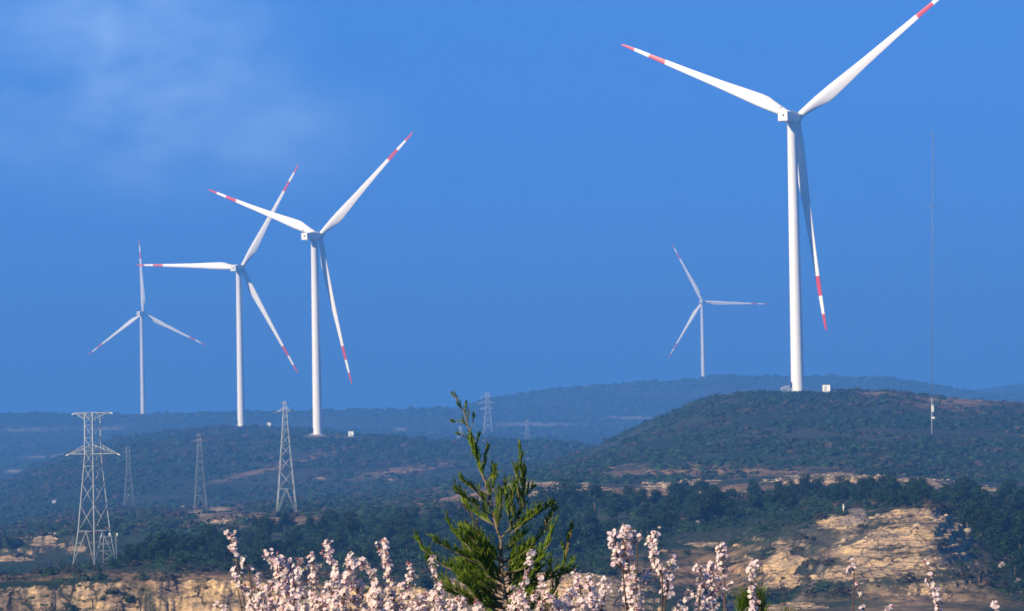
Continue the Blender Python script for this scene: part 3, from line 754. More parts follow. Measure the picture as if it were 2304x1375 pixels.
# ------------------------------------------------------------------ pylons
def pylon(u, d, H, yaw, bw, label, kind, rl=.15, rb=.075, mat=M_galv, wfun=None):
    g0 = ground_at(u, d)
    root = empty('lattice_pylon', g0, yaw)
    if wfun is None: wfun = ([0, .28 * H, .72 * H, H], [bw, bw * .68, bw * .30, bw * .26])
    w = lambda z: float(np.interp(z, *wfun)) / 2
    cs = [(-1, -1), (1, -1), (1, 1), (-1, 1)]
    def P(c, z): return Vector((c[0] * w(z), c[1] * w(z), z))
    c_, s_ = math.cos(yaw), math.sin(yaw)
    for c in cs:
        f = Vector((c[0] * bw / 2, c[1] * bw / 2, 0)); wx, wy = g0.x + f.x * c_ - f.y * s_, g0.y + f.x * s_ + f.y * c_
        zf = height(wx, wy) - g0.z - .3
        zf = max(-2.5, min(2.0, zf))
        mb = MB(); zs = [k for k in wfun[0]]; pts = [P(c, 0) + Vector((0, 0, zf))] + [P(c, z) for z in zs[1:]]
        mb.tube(pts, [rl, rl * .95] + [rl * .8] * (len(pts) - 2), 5); mb.build('leg', mat, root)
    mb = MB()
    zt = .24 * H
    # foot portal: struts from the feet to the middle of the first belt
    for i in range(4):
        a, b = cs[i], cs[(i + 1) % 4]
        mid = (P(a, zt) + P(b, zt)) / 2
        mb.tube([P(a, .3), mid], rb * 1.15, 4); mb.tube([P(b, .3), mid], rb * 1.15, 4); mb.tube([P(a, zt), P(b, zt)], rb, 4)
        for f in (.35, .68):
            for q in (a, b): mb.tube([P(q, zt * f), P(q, .3).lerp(mid, f)], rb * .6, 4)
    z = zt
    while z < H - .8:
        step = max(w(z) * 2 * 1.15, H * .065); z2 = min(z + step, H)
        for i in range(4):
            a, b = cs[i], cs[(i + 1) % 4]
            mb.tube([P(a, z), P(b, z2)], rb, 4); mb.tube([P(b, z), P(a, z2)], rb, 4)
            if z2 > .6 * H: mb.tube([P(a, z2), P(b, z2)], rb, 4)
        z = z2
    mb.build('bracing', mat, root)
    def arm(z, L, hgt, up, side):
        """lattice cross arm along local x; up = +1 point level with the bottom chord, -1 point level with the top chord"""
        mb = MB(); wz = w(z)
        z0, z1 = (z, z + hgt) if up > 0 else (z, z - hgt)
        tip = Vector((side * L, 0, z))
        for sy in (-1, 1):
            a = Vector((side * w(z0), sy * w(z0), z0)); b = Vector((side * w(z1), sy * w(z1), z1)); tp_ = tip + Vector((0, sy * .006 * H, 0))
            mb.tube([a, tp_], rb * 1.5, 4); mb.tube([b, tp_], rb * 1.2, 4)
            n = 3
            for k in range(1, n + 1):
                f0, f1 = (k - .5) / (n + .5), k / (n + .5)
                mb.tube([a.lerp(tp_, f1), b.lerp(tp_, f0)], rb * .7, 4); mb.tube([b.lerp(tp_, f0), a.lerp(tp_, (k - 1) / (n + .5))], rb * .7, 4)
        for k in range(4):
            f = k / 3.3
            mb.tube([Vector((side * w(z0), -w(z0), z0)).lerp(tip, f), Vector((side * w(z0), w(z0), z0)).lerp(tip, f + .22)], rb * .7, 4)
        o = mb.build('crossarm', mat, root)
        mb = MB()
        mb.tube([tip, tip + Vector((side * .03 * H, 0, -.01 * H))], .0035 * H, 6); mb.build('insulator', M_cab if kind == 'strain' else M_galvd, o)
    for z, L, hgt, up in kind_arms[kind]:
        for sd in (-1, 1): arm(z * H, L * H, hgt * H, up, sd)
    tag(root, label, 'pylon', 'lattice power pylons crossing the valley')
    return root
kind_arms = {'strain': [(1.0, .155, .045, -1), (.735, .215, .06, 1)], 'suspension': [(.91, .070, .035, 1), (.985, .018, .02, -1)],
             'triple': [(.60, .18, .05, 1), (.74, .23, .05, 1), (.88, .17, .05, 1)]}
pylon(213, 748, 34.0 * .634, R(-38), 7.0 * .634, 'nearest lattice pylon at the far left, two cross arms, on the cliff top', 'strain', .095, .034,
      wfun=([0, 5.1, 15.7, 21.56], [4.44, 3.1, 1.58, 1.49]))
pylon(645, 1027, 34.5 * .727, R(8), 6.2 * .727, 'tall narrow lattice pylon below the second largest turbine', 'suspension', .08, .030, wfun=([0, 5.8, 19.6, 25.1], [4.5, 3.35, 1.16, .5]))
pylon(451, 1100, 26 * .79, R(12), 3.5, 'dim lattice pylon on the slope left of the tall narrow pylon', 'suspension', .05, .022, M_galvd, wfun=([0, 4.7, 15.8, 20.5], [3.5, 2.6, 1.0, .5]))
pylon(290, 1225, 21.3, R(15), 3.7, 'faint lattice pylon just right of the nearest pylon', 'suspension', .055, .025, M_galvd)
pylon(1098, 2750, 34, R(5), 8.0, 'small pale pylon with three cross arms beside the juniper tip', 'triple', .22, .10)
pylon(1188, 2500, 18, R(25), 5.0, 'tiny faint pylon in the far valley right of the juniper', 'suspension', .18, .09, M_galvd)
pylon(1037, 2650, 12, R(25), 6.0, 'tiny pale pylon half hidden by the juniper twigs', 'suspension', .2, .1)
# small gantry beside the nearest pylon
def gantry(u, d, label):
    r = empty('switch_gantry', ground_at(u, d), R(20)); r.scale = (.64,) * 3; mb = MB()
    mb.tube([(-1.6, 0, -1), (-1.3, 0, 7)], .10, 5); mb.build('post', M_galvd, r)
    mb = MB(); mb.tube([(1.8, 0, -1), (1.5, 0, 7.2)], .10, 5); mb.build('post', M_galvd, r)
    mb = MB()
    for z in (3.4, 5.0, 6.6): mb.tube([(-2.4, 0, z), (2.6, 0, z)], .08, 5)
    mb.tube([(-1.5, 0, 1), (1.6, 0, 3.4)], .05, 4); mb.tube([(1.6, 0, 1), (-1.5, 0, 3.4)], .05, 4); mb.build('beam', M_galvd, r)
    for x in (-1.8, 0, 1.9):
        m2 = MB(); m2.tube([(x, 0, 6.6), (x, 0, 7.5)], .14, 6); m2.build('insulator', M_cab, r)
    tag(r, label, 'gantry')
gantry(247, 790, 'low grey steel gantry standing behind the feet of the nearest pylon')
# guyed mast
def mast():
    b = ground_at(2097, 1150); top = at(2099, 292, G(1150))
    r = empty('guyed_mast', b); V = top - b; H = V.length
    mb = MB(); k = .21
    pts = [Vector((k * math.cos(a), k * math.sin(a), 0)) for a in (0.3, 2.39, 4.49)]
    for p_ in pts: mb.tube([p_ + V * 0, p_ + V * .12], .06, 5)
    n = 9
    for i in range(n):
        for j in range(3): mb.tube([pts[j] + V * (.12 * i / n), pts[(j + 1) % 3] + V * (.12 * (i + 1) / n)], .04, 4)
    mb.build('lower_mast', M_mastw, r)
    mb = MB()
    for p_ in pts: mb.tube([p_ * .7 + V * .12, p_ * .7 + V * .98], .028, 4)
    n = 70
    for i in range(n):
        for j in range(3): mb.tube([pts[j] * .7 + V * (.12 + .86 * i / n), pts[(j + 1) % 3] * .7 + V * (.12 + .86 * (i + 1) / n)], .010, 3)
    mb.tube([V * .98, V * 1.012], .05, 5)
    mb.build('upper_mast', M_galvd, r)
    for f, L in ((.985, 1.6), (.745, 1.8), (.8, .9), (.12, .9)):
        m2 = MB(); m2.tube([V * f - Vector((L, 0, 0)), V * f + Vector((L, 0, 0))], .05, 5); m2.build('boom', M_galvd, r)
    m2 = MB(); m2.box(V * .085 + Vector((.1, -.4, 0)), (.7, .5, 1.8), bevel=.05); m2.build('equipment_box', M_cab, r)
    m2 = MB(); m2.box(V * .055 + Vector((.2, -.4, 0)), (1.0, .5, .6), bevel=.05); m2.build('equipment_box', M_cab, r)
    for a in (0.6, 2.7, 4.8):
        A_ = Vector((38 * math.cos(a), 38 * math.sin(a), 0)); A_.z = height(b.x + A_.x, b.y + A_.y) - b.z
        m2 = MB()
        for f in (.35, .7, .97): m2.tube([V * f, A_], .012, 3)
        m2.build('guy_wire', M_galvd, r)
    tag(r, 'very thin tall guyed mast with white foot on the right hill', 'mast')
mast()
# post by the track, small things by the tower
def post(u, d, label):
    r = empty('marker_post', ground_at(u, d)); r.scale = (.5, .5, .6); m2 = MB(); m2.tube([(0, 0, -.3), (0, 0, 2.2)], .12, 8); m2.tube([(0, 0, 2.2), (0, 0, 2.35)], [.16, .12], 8); m2.build('post', M_cab, r)
    m2 = MB(); m2.box((0, -.15, 1.7), (.5, .05, .35)); m2.build('plate', M_cab, r)
    tag(r, label, 'post')
post(1898, 735, 'white marker post on the bare ground beside the track')
def rail(u0, u1, d, label):
    a, b = ground_at(u0, d), ground_at(u1, d); r = empty('guard_rail', a); m2 = MB(); V = b - a
    pl = [V * f + Vector((0, 0, 1.0 + 1.0 * f ** .5)) for f in (0, .2, .4, .6, .8, 1)]
    m2.tube(pl, .10, 5); m2.build('rail', M_cab, r)
    for p_ in pl[::1]:
        m2 = MB(); m2.tube([Vector((p_.x, p_.y, -.6)), p_], .07, 5); m2.build('post', M_cab, r)
    tag(r, label, 'railing')
rail(1757, 1776, 1249, 'short white railing sloping left of the foot of the largest turbine')
# pale roof shacks / dots in the valley
def hut(u, d, w, label):
    r = empty('field_hut', ground_at(u, d), R(20)); m2 = MB(); m2.box((0, 0, w * .3), (w, w * .7, w * .7)); m2.build('wall', M_cab, r)
    m2 = MB(); h = w * .65
    m2.add([(-w * .55, -w * .4, h), (w * .55, -w * .4, h), (w * .55, w * .4, h), (-w * .55, w * .4, h), (-w * .55, 0, h + w * .3), (w * .55, 0, h + w * .3)], [(0, 1, 5, 4), (2, 3, 4, 5), (0, 4, 3), (1, 2, 5), (0, 3, 2, 1)]); m2.build('roof', M_conc, r)
    tag(r, label, 'hut')
hut(411, 1200, 1.0, 'tiny white hut on the slope left of the dim pylon')
hut(122, 1330, 1.2, 'tiny pale hut low on the hillside left of the nearest pylon')

# ------------------------------------------------------------------ distant blossoming trees
bt = None
for i, (u, d, sc, lb) in enumerate([(2200, 770, 1.0, 'pale blossoming tree at the edge of the right hand wood'), (2212, 735, .6, 'small pale blossoming tree just below the larger pale one'),
        (2272, 668, .75, 'white blossoming tree among dark evergreens near the right edge'), (2255, 640, .45, 'small pale bush at the lower right, below the white tree'),
        (2290, 615, .5, 'pale bush in the bottom right corner'), (1375, 880, .5, 'small white bush in the tree belt right of the juniper'), (1570, 800, .4, 'tiny pale bush in the dark dip above the right blossoms')]):
    if bt is None: bt = make_tree('blossoming_tree', 90, 3.6, 3.2, M_blosfar, 700, .17); o = bt
    else: o = copy_tree(bt)
    o.location = ground_at(u, d); o.scale = (sc * G(d) / d,) * 3; o.rotation_euler = (0, 0, i); tag(o, lb, 'tree', 'pale blossoming trees in the distance')

# ------------------------------------------------------------------ foreground: juniper
DF = 12.0
PX = DF / F                      # metres per photo pixel at the foreground
M_jun = leafmat('juniper_foliage', (0.085, 0.165, 0.018), (0.17, 0.26, 0.028), (0.32, 0.36, 0.04), 14, 0.35)
M_jtan = leafmat('juniper_tan_tips', (0.20, 0.17, 0.04), (0.28, 0.16, 0.08), (0.24, 0.22, 0.05), 18, 0.2)
M_jbark = paint('juniper_bark', (0.20, 0.155, 0.105), 0.9, 0.25, 25)
M_twig = paint('shrub_twig_bark', (0.085, 0.05, 0.04), 0.85, 0.3, 25)
def pt(u, v, dy=0.0): return at(u, v, DF + dy)
def spray(mb, p, d, L, r, depth=0, mi=0, jag=True):
    """a cord of scale leaves: knobbly tapered strand with short side scales"""
    n = 5; pts = [p]; q = Vector(p); dd = Vector(d).normalized(); rads = [r * .8]
    for i in range(n):
        dd = (dd + Vector((random.gauss(0, .05), random.gauss(0, .05), random.gauss(.03, .04)))).normalized()
        q = q + dd * (L / n); pts.append(q.copy()); rads.append(r * (1.15 if i % 2 == 0 else .85) * (1 - .6 * (i / n) ** 2))
    rads[-1] = r * .25
    mb.tube(pts, rads, 4, mi=mi, smooth=False)
    if jag:
        for i in range(1, n + 1):
            for _ in range(2):
                a = Vector((random.gauss(0, 1), random.gauss(0, 1), random.gauss(0, 1))); a = (a - dd * a.dot(dd)).normalized()
                b = pts[i] + (dd * 1.2 + a * .6).normalized() * r * random.uniform(2.0, 3.6)
                mb.tube([pts[i], pts[i].lerp(b, .5), b], [r * .6, r * .6, r * .15], 3, mi=mi, smooth=False, cap=False)
    if depth > 0:
        for i in range(1, n):
            if random.random() < .8:
                a = Vector((random.gauss(0, 1), random.gauss(0, 1), random.gauss(0, 1))); a = (a - dd * a.dot(dd)).normalized()
                spray(mb, pts[i], dd * 1.0 + a * .38, L * random.uniform(.4, .75), r * .85, depth - 1, mi, jag)
jun = empty('juniper_sapling', ground_at(1148, DF)); JB = jun.location.copy()
def jl(p): return p - JB
mb = MB()
tr = [jl(JB + Vector((0, 0, -.1))), jl(pt(1146, 1560)), jl(pt(1142, 1400)), jl(pt(1138, 1345)), jl(pt(1129, 1300)), jl(pt(1127, 1215)), jl(pt(1120, 1195)), jl(pt(1112, 1165)), jl(pt(1104, 1137)), jl(pt(1093, 1085)), jl(pt(1080, 1058)), jl(pt(1070, 1025)), jl(pt(1063, 984))]
mb.tube(tr, [.018, .012, .009, .0075, .0065, .0055, .005, .005, .005, .004, .0035, .003, .002], 8)
mb.build('trunk', M_jbark, jun)
BR = [  # polyline, depth swing, spray length px, spray radius px, tan, spray density
 ([(1063, 984), (1052, 957), (1044, 927), (1031, 905), (1020, 890)], .00, 20, 2.6, 0, .35),
 ([(1052, 957), (1040, 951), (1020, 949)], -.02, 12, 2.4, 0, .4), ([(1057, 975), (1064, 950), (1066, 937)], .02, 14, 2.6, 0, .5), ([(1044, 927), (1048, 911)], .0, 9, 2.4, 0, .6),
 ([(1065, 1000), (1050, 985), (1033, 977)], -.03, 14, 2.4, 0, .5), ([(1068, 1010), (1074, 992), (1078, 980)], .03, 14, 2.6, 0, .7),
 ([(1080, 1058), (1070, 1025), (1060, 990)], .01, 26, 3.0, 0, 1.3), ([(1093, 1085), (1082, 1055), (1068, 1020), (1060, 1000)], -.02, 26, 3.2, 0, 1.3),
 ([(1086, 1066), (1092, 1035), (1096, 1008)], .03, 20, 3.0, 0, .8), ([(1102, 1130), (1108, 1090), (1112, 1055)], -.03, 26, 3.2, 0, 1.1), ([(1093, 1090), (1105, 1070), (1110, 1058)], .03, 22, 3.0, 0, 1.0),
 ([(1104, 1137), (1072, 1108), (1040, 1080)], -.05, 22, 3.2, 0, .9), ([(1112, 1165), (1078, 1143), (1045, 1120), (1027, 1102)], -.08, 26, 3.2, 0, 1.1),
 ([(1118, 1185), (1090, 1170), (1060, 1150), (1045, 1130)], .06, 28, 3.2, 0, 1.1), ([(1085, 1225), (1078, 1195), (1060, 1160), (1045, 1141)], -.12, 16, 2.4, 1, .5), ([(1078, 1195), (1072, 1170)], -.12, 10, 2.2, 1, .5),
 ([(1078, 1200), (1060, 1185), (1050, 1176)], -.13, 10, 2.2, 1, .6),
 ([(1127, 1212), (1142, 1195), (1162, 1186), (1172, 1150), (1177, 1122)], .03, 28, 3.0, 0, .9), ([(1177, 1122), (1176, 1080), (1172, 1030), (1171, 1008)], .03, 24, 3.0, 0, 1.0),
 ([(1172, 1150), (1166, 1110), (1160, 1060)], -.03, 24, 3.2, 0, 1.1), ([(1177, 1122), (1190, 1108), (1200, 1096)], .06, 20, 3.0, 0, .9), ([(1178, 1140), (1180, 1100), (1182, 1062)], .02, 24, 3.2, 0, 1.0),
 ([(1150, 1190), (1140, 1140), (1136, 1098)], .05, 26, 3.2, 0, 1.0), ([(1120, 1195), (1122, 1150), (1128, 1110)], -.05, 28, 3.2, 0, 1.0), ([(1162, 1186), (1150, 1140), (1156, 1100)], -.06, 28, 3.2, 0, 1.0),
 ([(1162, 1186), (1195, 1168), (1220, 1150), (1242, 1136)], .05, 22, 3.2, 0, 1.0), ([(1150, 1200), (1185, 1175), (1210, 1150)], -.06, 28, 3.2, 0, 1.1),
 ([(1130, 1265), (1190, 1232), (1225, 1198), (1238, 1165), (1250, 1146)], .10, 24, 3.0, 0, .9), ([(1225, 1198), (1238, 1165), (1250, 1146)], .10, 16, 2.6, 1, .8),
 ([(1130, 1300), (1200, 1262), (1235, 1225), (1242, 1190)], -.08, 28, 3.2, 0, 1.1), ([(1138, 1345), (1180, 1330), (1240, 1300), (1280, 1288)], .06, 28, 3.2, 0, 1.1),
 ([(1129, 1250), (1100, 1235), (1080, 1215)], .06, 30, 3.2, 0, 1.2), ([(1129, 1290), (1075, 1250), (1030, 1210), (1010, 1177)], .1, 26, 3.2, 0, 1.1), ([(1129, 1290), (1060, 1262), (1010, 1235), (983, 1220)], -.1, 28, 3.2, 0, 1.1),
 ([(1132, 1320), (1060, 1300), (1000, 1275), (955, 1240), (943, 1216)], -.04, 24, 3.0, 0, 1.1), ([(1138, 1350), (1050, 1340), (990, 1310), (965, 1275), (962, 1255)], .08, 26, 3.0, 0, 1.0),
 ([(1140, 1370), (1060, 1360), (1010, 1330)], -.12, 32, 3.2, 0, 1.3), ([(1200, 1420), (1225, 1375), (1252, 1320), (1270, 1260), (1284, 1192)], .12, 26, 3.0, 0, 1.1), ([(1270, 1260), (1282, 1215), (1285, 1188)], .12, 12, 2.4, 1, .8),
 ([(1252, 1320), (1240, 1290), (1236, 1262)], .12, 24, 3.0, 0, 1.0), ([(1225, 1375), (1208, 1345), (1200, 1320)], .12, 26, 3.0, 0, 1.0), ([(1262, 1290), (1278, 1280), (1290, 1262)], .1, 20, 3.0, 0, .9),
 ([(1140, 1380), (1200, 1370), (1240, 1360)], -.1, 32, 3.2, 0, 1.3), ([(1135, 1325), (1165, 1300), (1195, 1270)], .12, 30, 3.2, 0, 1.2), ([(1131, 1310), (1105, 1290), (1085, 1262)], -.1, 32, 3.2, 0, 1.2)]
for k in range(40):   # fill branches round the lower stem
    v0 = random.uniform(1235, 1400); sd = random.choice((-1, 1)); L = random.uniform(50, 110) * (1.0 if v0 > 1290 else .75)
    if sd > 0: L *= .75
    u0 = 1132; a = random.uniform(.25, 1.0)
    BR.append(([(u0, v0), (u0 + sd * L * .5, v0 - L * .5 * a * .6), (u0 + sd * L, v0 - L * a)], random.uniform(-.16, .16), 32, 3.2, 0, 1.2))
for poly, dy, sl_, sr, tan, dens in BR:
    P3 = []
    cum = [0]
    for i in range(1, len(poly)): cum.append(cum[-1] + math.dist(poly[i], poly[i - 1]))
    for i, (u, v) in enumerate(poly): P3.append(jl(pt(u, v, dy * (cum[i] / cum[-1]) if i or True else 0)))
    Lp = cum[-1]
    m1 = MB(); rr = max(1.3, min(3.4, Lp * .022)) * PX
    m1.tube(P3, [rr * (1 - .65 * c / Lp) for c in cum], 5)
    bo = m1.build('branch', M_jtan if tan else M_jbark, jun)
    m2 = MB(); n = int(Lp / 6.8 * dens) + 2
    for k in range(n):
        f = (.10 + .9 * (k + random.random()) / n) * Lp
        i = max(1, min(len(cum) - 1, int(np.searchsorted(cum, f)))); t = (f - cum[i - 1]) / (cum[i] - cum[i - 1])
        p_ = P3[i - 1].lerp(P3[i], min(t, 1)); d_ = (P3[i] - P3[i - 1]).normalized()
        a = Vector((random.gauss(0, 1), random.gauss(0, .9), random.gauss(0, 1))); a = (a - d_ * a.dot(d_)).normalized()
        dir_ = d_ * 1.0 + a * random.uniform(.2, .55) + Vector((0, 0, .5))
        spray(m2, p_, dir_, sl_ * 1.35 * PX * random.uniform(.5, 1.2) * (1 - .3 * f / Lp), sr * .46 * PX * random.uniform(.75, 1.05), 1 if sl_ > 18 else 0)
    spray(m2, P3[-1] - (P3[-1] - P3[-2]).normalized() * 4 * PX, P3[-1] - P3[-2], 9 * PX, sr * PX, 0)
    m2.build('foliage', M_jtan if tan else M_jun, bo)
tag(jun, 'bright green young juniper with feathery upright twigs, centre foreground', 'tree')

# pine tips at the bottom edge
def pine_tip(u, v, w, label, n=130, L=46):
    base = pt(u, v + 70, .3); g0 = Vector((base.x, base.y, height(base.x, base.y)))
    r = empty('pine_sapling', g0)
    m1 = MB(); tp_ = pt(u, v + 22, .3) - g0
    m1.tube([Vector((0, 0, -.1)), tp_ * .5 + Vector((.02, 0, 0)), tp_], [.02, .012, .005], 7); m1.build('trunk', M_bark, r)
    m2 = MB()
    for c in (-1, 0, 1):
        c0 = tp_ + Vector((c * w * .25 * PX, random.uniform(-.03, .03), -abs(c) * 12 * PX - .0))
        for k in range(n):
            h = random.uniform(-90, 0) * PX
            a = random.random() * 6.28; el = random.uniform(.9, 1.35)
            d_ = Vector((math.cos(a) * math.cos(el), math.sin(a) * math.cos(el), math.sin(el)))
            p0 = c0 + Vector((0, 0, h)); l = L * PX * random.uniform(.7, 1.1)
            m2.tube([p0, p0 + d_ * l * .6, p0 + d_ * l + Vector((0, 0, -.002))], [.0011, .0010, .0003], 3, smooth=False, cap=False)
    m2.build('needles', M_jun, r)
    tag(r, label, 'tree')
pine_tip(1676, 1322, 30, 'tuft of green pine needles at the bottom edge, left of the blossom spike')
pine_tip(1708, 1318, 28, 'tuft of green pine needles at the bottom edge, right of the blossom spike')
pine_tip(1775, 1368, 60, 'low pine tuft peeping up at the bottom edge below the sandstone')

# ------------------------------------------------------------------ foreground: blossom shrubs
def petal_mat(name, c1, c2):
    m, nt, b = new_mat(name); q = N(nt)
    P = q.node('ShaderNodeNewGeometry').outputs['Position']
    n = q.noise(P, 30, 2); col = q.mix(q.ramp(n, .35, .65), c1, c2)
    q.set(b.inputs['Base Color'], col); b.inputs['Roughness'].default_value = .6
    t = q.node('ShaderNodeBsdfTranslucent'); q.set(t.inputs[0], col); mx = q.node('ShaderNodeMixShader'); mx.inputs[0].default_value = .42
    nt.links.new(b.outputs[0], mx.inputs[1]); nt.links.new(t.outputs[0], mx.inputs[2]); nt.links.new(mx.outputs[0], nt.nodes['Material Output'].inputs[0])
    return m
M_pet = petal_mat('blossom_petal', (0.90, 0.66, 0.70), (0.94, 0.82, 0.82))
M_petw = petal_mat('blossom_petal_cream', (0.90, 0.80, 0.70), (0.86, 0.70, 0.66))
M_cen = paint('blossom_centre', (0.30, 0.05, 0.07), .7, .1, 30)
M_bud = petal_mat('young_leaf', (0.22, 0.26, 0.05), (0.30, 0.28, 0.08))
BM = [M_pet, M_petw, M_cen, M_bud, M_twig]
def flower(mb, c, nrm, size, mi):
    nrm = nrm.normalized(); a = nrm.orthogonal().normalized(); b = nrm.cross(a)
    rot = random.random() * 6.28; cup = random.uniform(.1, .6)
    for k in range(5):
        th = rot + k * 1.2566; rd = a * math.cos(th) + b * math.sin(th); tn = nrm.cross(rd)
        pts = []
        L = size * random.uniform(.9, 1.1)
        for (rr, ww, hh) in ((.12, .07, 0), (.42, .34, .10), (.78, .36, .30), (1.0, .15, .42)):
            for sg in (-1, 1): pts.append(c + rd * L * rr + tn * L * ww * sg + nrm * L * cup * hh + nrm * (.05 * L if abs(ww) > .3 else 0))
        mb.add(pts, [(0, 1, 3, 2), (2, 3, 5, 4), (4, 5, 7, 6)], mi, True)
    # centre with short stamens, and the calyx behind
    pts = [c + nrm * size * .16] + [c + (a * math.cos(t) + b * math.sin(t)) * size * .17 for t in (0, 1.26, 2.5, 3.8, 5.0)] + [c - nrm * size * .38]
    mb.add(pts, [(0, i, i % 5 + 1) for i in range(1, 6)] + [(6, i % 5 + 1, i) for i in range(1, 6)], 2)
def leaflet(mb, c, d, L, mi):
    d = d.normalized(); t = d.orthogonal().normalized() * L * .22
    mb.add([c, c + d * L * .5 + t, c + d * L, c + d * L * .5 - t], [(0, 1, 2, 3)], mi)
def shrub(name_label, root_u, spikes, group=None, dy=0.0, fs=4.7):
    base = pt(root_u, 1375, dy); g0 = Vector((base.x, base.y, height(base.x, base.y)))
    r = empty('flowering_shrub', g0)
    for sp_ in spikes:
        poly, w, dens = sp_[0], sp_[1], sp_[2]
        sdy = dy + random.uniform(-.25, .25)
        pl = [pt(u, v, sdy) - g0 for u, v in poly]
        # carry the stem on below the frame to the root
        lo = pl[-1]; stem = pl[::-1]; root_ = Vector((random.uniform(-.05, .05), random.uniform(-.05, .05), -.05))
        full = [root_, root_.lerp(lo, .35) + Vector((0, 0, .08)), root_.lerp(lo, .75) + Vector((random.gauss(0, .02), 0, .03))] + stem
        m1 = MB(); n = len(full)
        m1.tube(full, [.0048 * (1 - .72 * i / (n - 1)) for i in range(n)], 6)
        # side twigs
        bo_m = MB(); cum = [0]
        for i in range(1, len(pl)): cum.append(cum[-1] + (pl[i] - pl[i - 1]).length)
        L = cum[-1]; nf = int(L / PX * w * .040 * dens) + 3
        for k in range(nf):
            f = L * (k + random.random()) / nf; i = max(1, min(len(cum) - 1, int(np.searchsorted(cum, f)))); t = (f - cum[i - 1]) / max(1e-9, cum[i] - cum[i - 1])
            p_ = pl[i - 1].lerp(pl[i], min(1, t)); tipf = min(1.0, .35 + f / (28 * PX))
            if k % 5 == 0:
                a = random.random() * 6.28; rad = w * .55 * PX * random.random() ** .7; cf = f; cz = random.gauss(0, 4 * PX)
                spur = Vector((math.cos(a) * rad, math.sin(a) * rad, cz + rad * .4))
                if rad > 5 * PX: bo_m.tube([p_ - Vector((0, 0, rad * .5)), p_ + spur], [.0013, .0008], 3, mi=4, cap=False)
            else:
                f = min(L, max(0, cf + random.gauss(0, 3.5 * PX))); i = max(1, min(len(cum) - 1, int(np.searchsorted(cum, f)))); t = (f - cum[i - 1]) / max(1e-9, cum[i] - cum[i - 1]); p_ = pl[i - 1].lerp(pl[i], min(1, t))
            off = spur * tipf + Vector((random.gauss(0, 4 * PX), random.gauss(0, 4 * PX), random.gauss(0, 4 * PX)))
            rad = off.length
            c = p_ + off; nrm = off + Vector((random.gauss(-.25, .5), random.gauss(-.45, .5), random.gauss(.35, .4))) * max(.006, rad)
            if nrm.length < 1e-6: nrm = Vector((0, -1, 0))
            flower(bo_m, c, nrm, fs * PX * random.uniform(.75, 1.25), 0 if random.random() < .6 else 1)
            if random.random() < .3: bo_m.tube([p_, c - nrm.normalized() * fs * PX * .3], [.0011, .0008], 3, mi=4, cap=False)
            if random.random() < .10:
                for _ in range(3):
                    c2 = p_ + off * 1.15; bo_m.tube([c2, c2 + Vector((random.gauss(0, 1), random.gauss(0, 1), random.random() + .3)).normalized() * 5 * PX], [2.0 * PX, .9 * PX], 4, mi=2 if random.random() < .6 else 1)
            if random.random() < .14: leaflet(bo_m, c, off + Vector((random.gauss(0, .004), 0, .01)), 9 * PX, 3)
        bo = m1.build('flowering_branch', M_twig, r)
        bo_m.build('blossoms', BM, bo)
    tag(r, name_label, 'shrub', group)
G_ = 'pink white blossom shrubs along the bottom edge'
A = []
A += [([(513, 1197), (520, 1220), (530, 1247)], 20, 1.1), ([(548, 1258), (560, 1282)], 12, .8), ([(528, 1284), (533, 1315)], 16, .9), ([(540, 1318), (555, 1335), (575, 1362), (590, 1395)], 24, .9),
      ([(600, 1248), (620, 1270), (633, 1310), (640, 1395)], 32, 1.2), ([(628, 1252), (640, 1300), (632, 1395)], 26, 1.2), ([(655, 1268), (650, 1305), (650, 1395)], 20, 1.1), ([(676, 1262), (666, 1310), (656, 1395)], 24, 1.1),
      ([(703, 1250), (706, 1300), (702, 1395)], 19, 1.2), ([(738, 1220), (741, 1250), (754, 1278), (758, 1320), (780, 1395)], 20, 1.2), ([(792, 1252), (790, 1275), (776, 1310), (770, 1395)], 24, 1.1), ([(808, 1262), (832, 1282), (842, 1320), (838, 1395)], 26, 1.1),
      ([(864, 1215), (863, 1250), (872, 1288), (880, 1330), (892, 1395)], 23, 1.3), ([(920, 1270), (926, 1300), (912, 1340), (900, 1395)], 20, .9), ([(578, 1292), (576, 1310), (582, 1330)], 9, .9), ([(615, 1310), (605, 1345), (610, 1395)], 34, 1.0),
      ([(735, 1340), (725, 1395)], 40, 1.0), ([(680, 1330), (675, 1395)], 34, 1.0), ([(800, 1300), (805, 1345), (815, 1395)], 38, 1.0), ([(850, 1330), (855, 1395)], 34, .9), ([(755, 1300), (745, 1340), (750, 1395)], 30, .9), ([(590, 1340), (592, 1395)], 36, 1.0), ([(560, 1365), (565, 1395)], 34, 1.0), ([(880, 1350), (882, 1395)], 34, 1.0), ([(905, 1320), (920, 1345), (930, 1395)], 28, .9),
      ([(480, 1358), (500, 1372), (520, 1395)], 14, .8), ([(957, 1335), (960, 1395)], 24, .9)]
shrub('broad blossom shrub filling the bottom left, many pale pink flowering spikes', 730, A[:], G_)
shrub('thin white blossom sprig at the left foot of the juniper', 990, [([(971, 1252), (975, 1290), (988, 1335), (1005, 1395)], 12, 1.0), ([(985, 1320), (975, 1350), (985, 1395)], 22, .9), ([(1035, 1345), (1045, 1395)], 30, .9), ([(940, 1345), (942, 1395)], 30, .9), ([(1012, 1350), (1015, 1395)], 30, .9), ([(1075, 1356), (1078, 1395)], 30, .8)], G_, -.25)
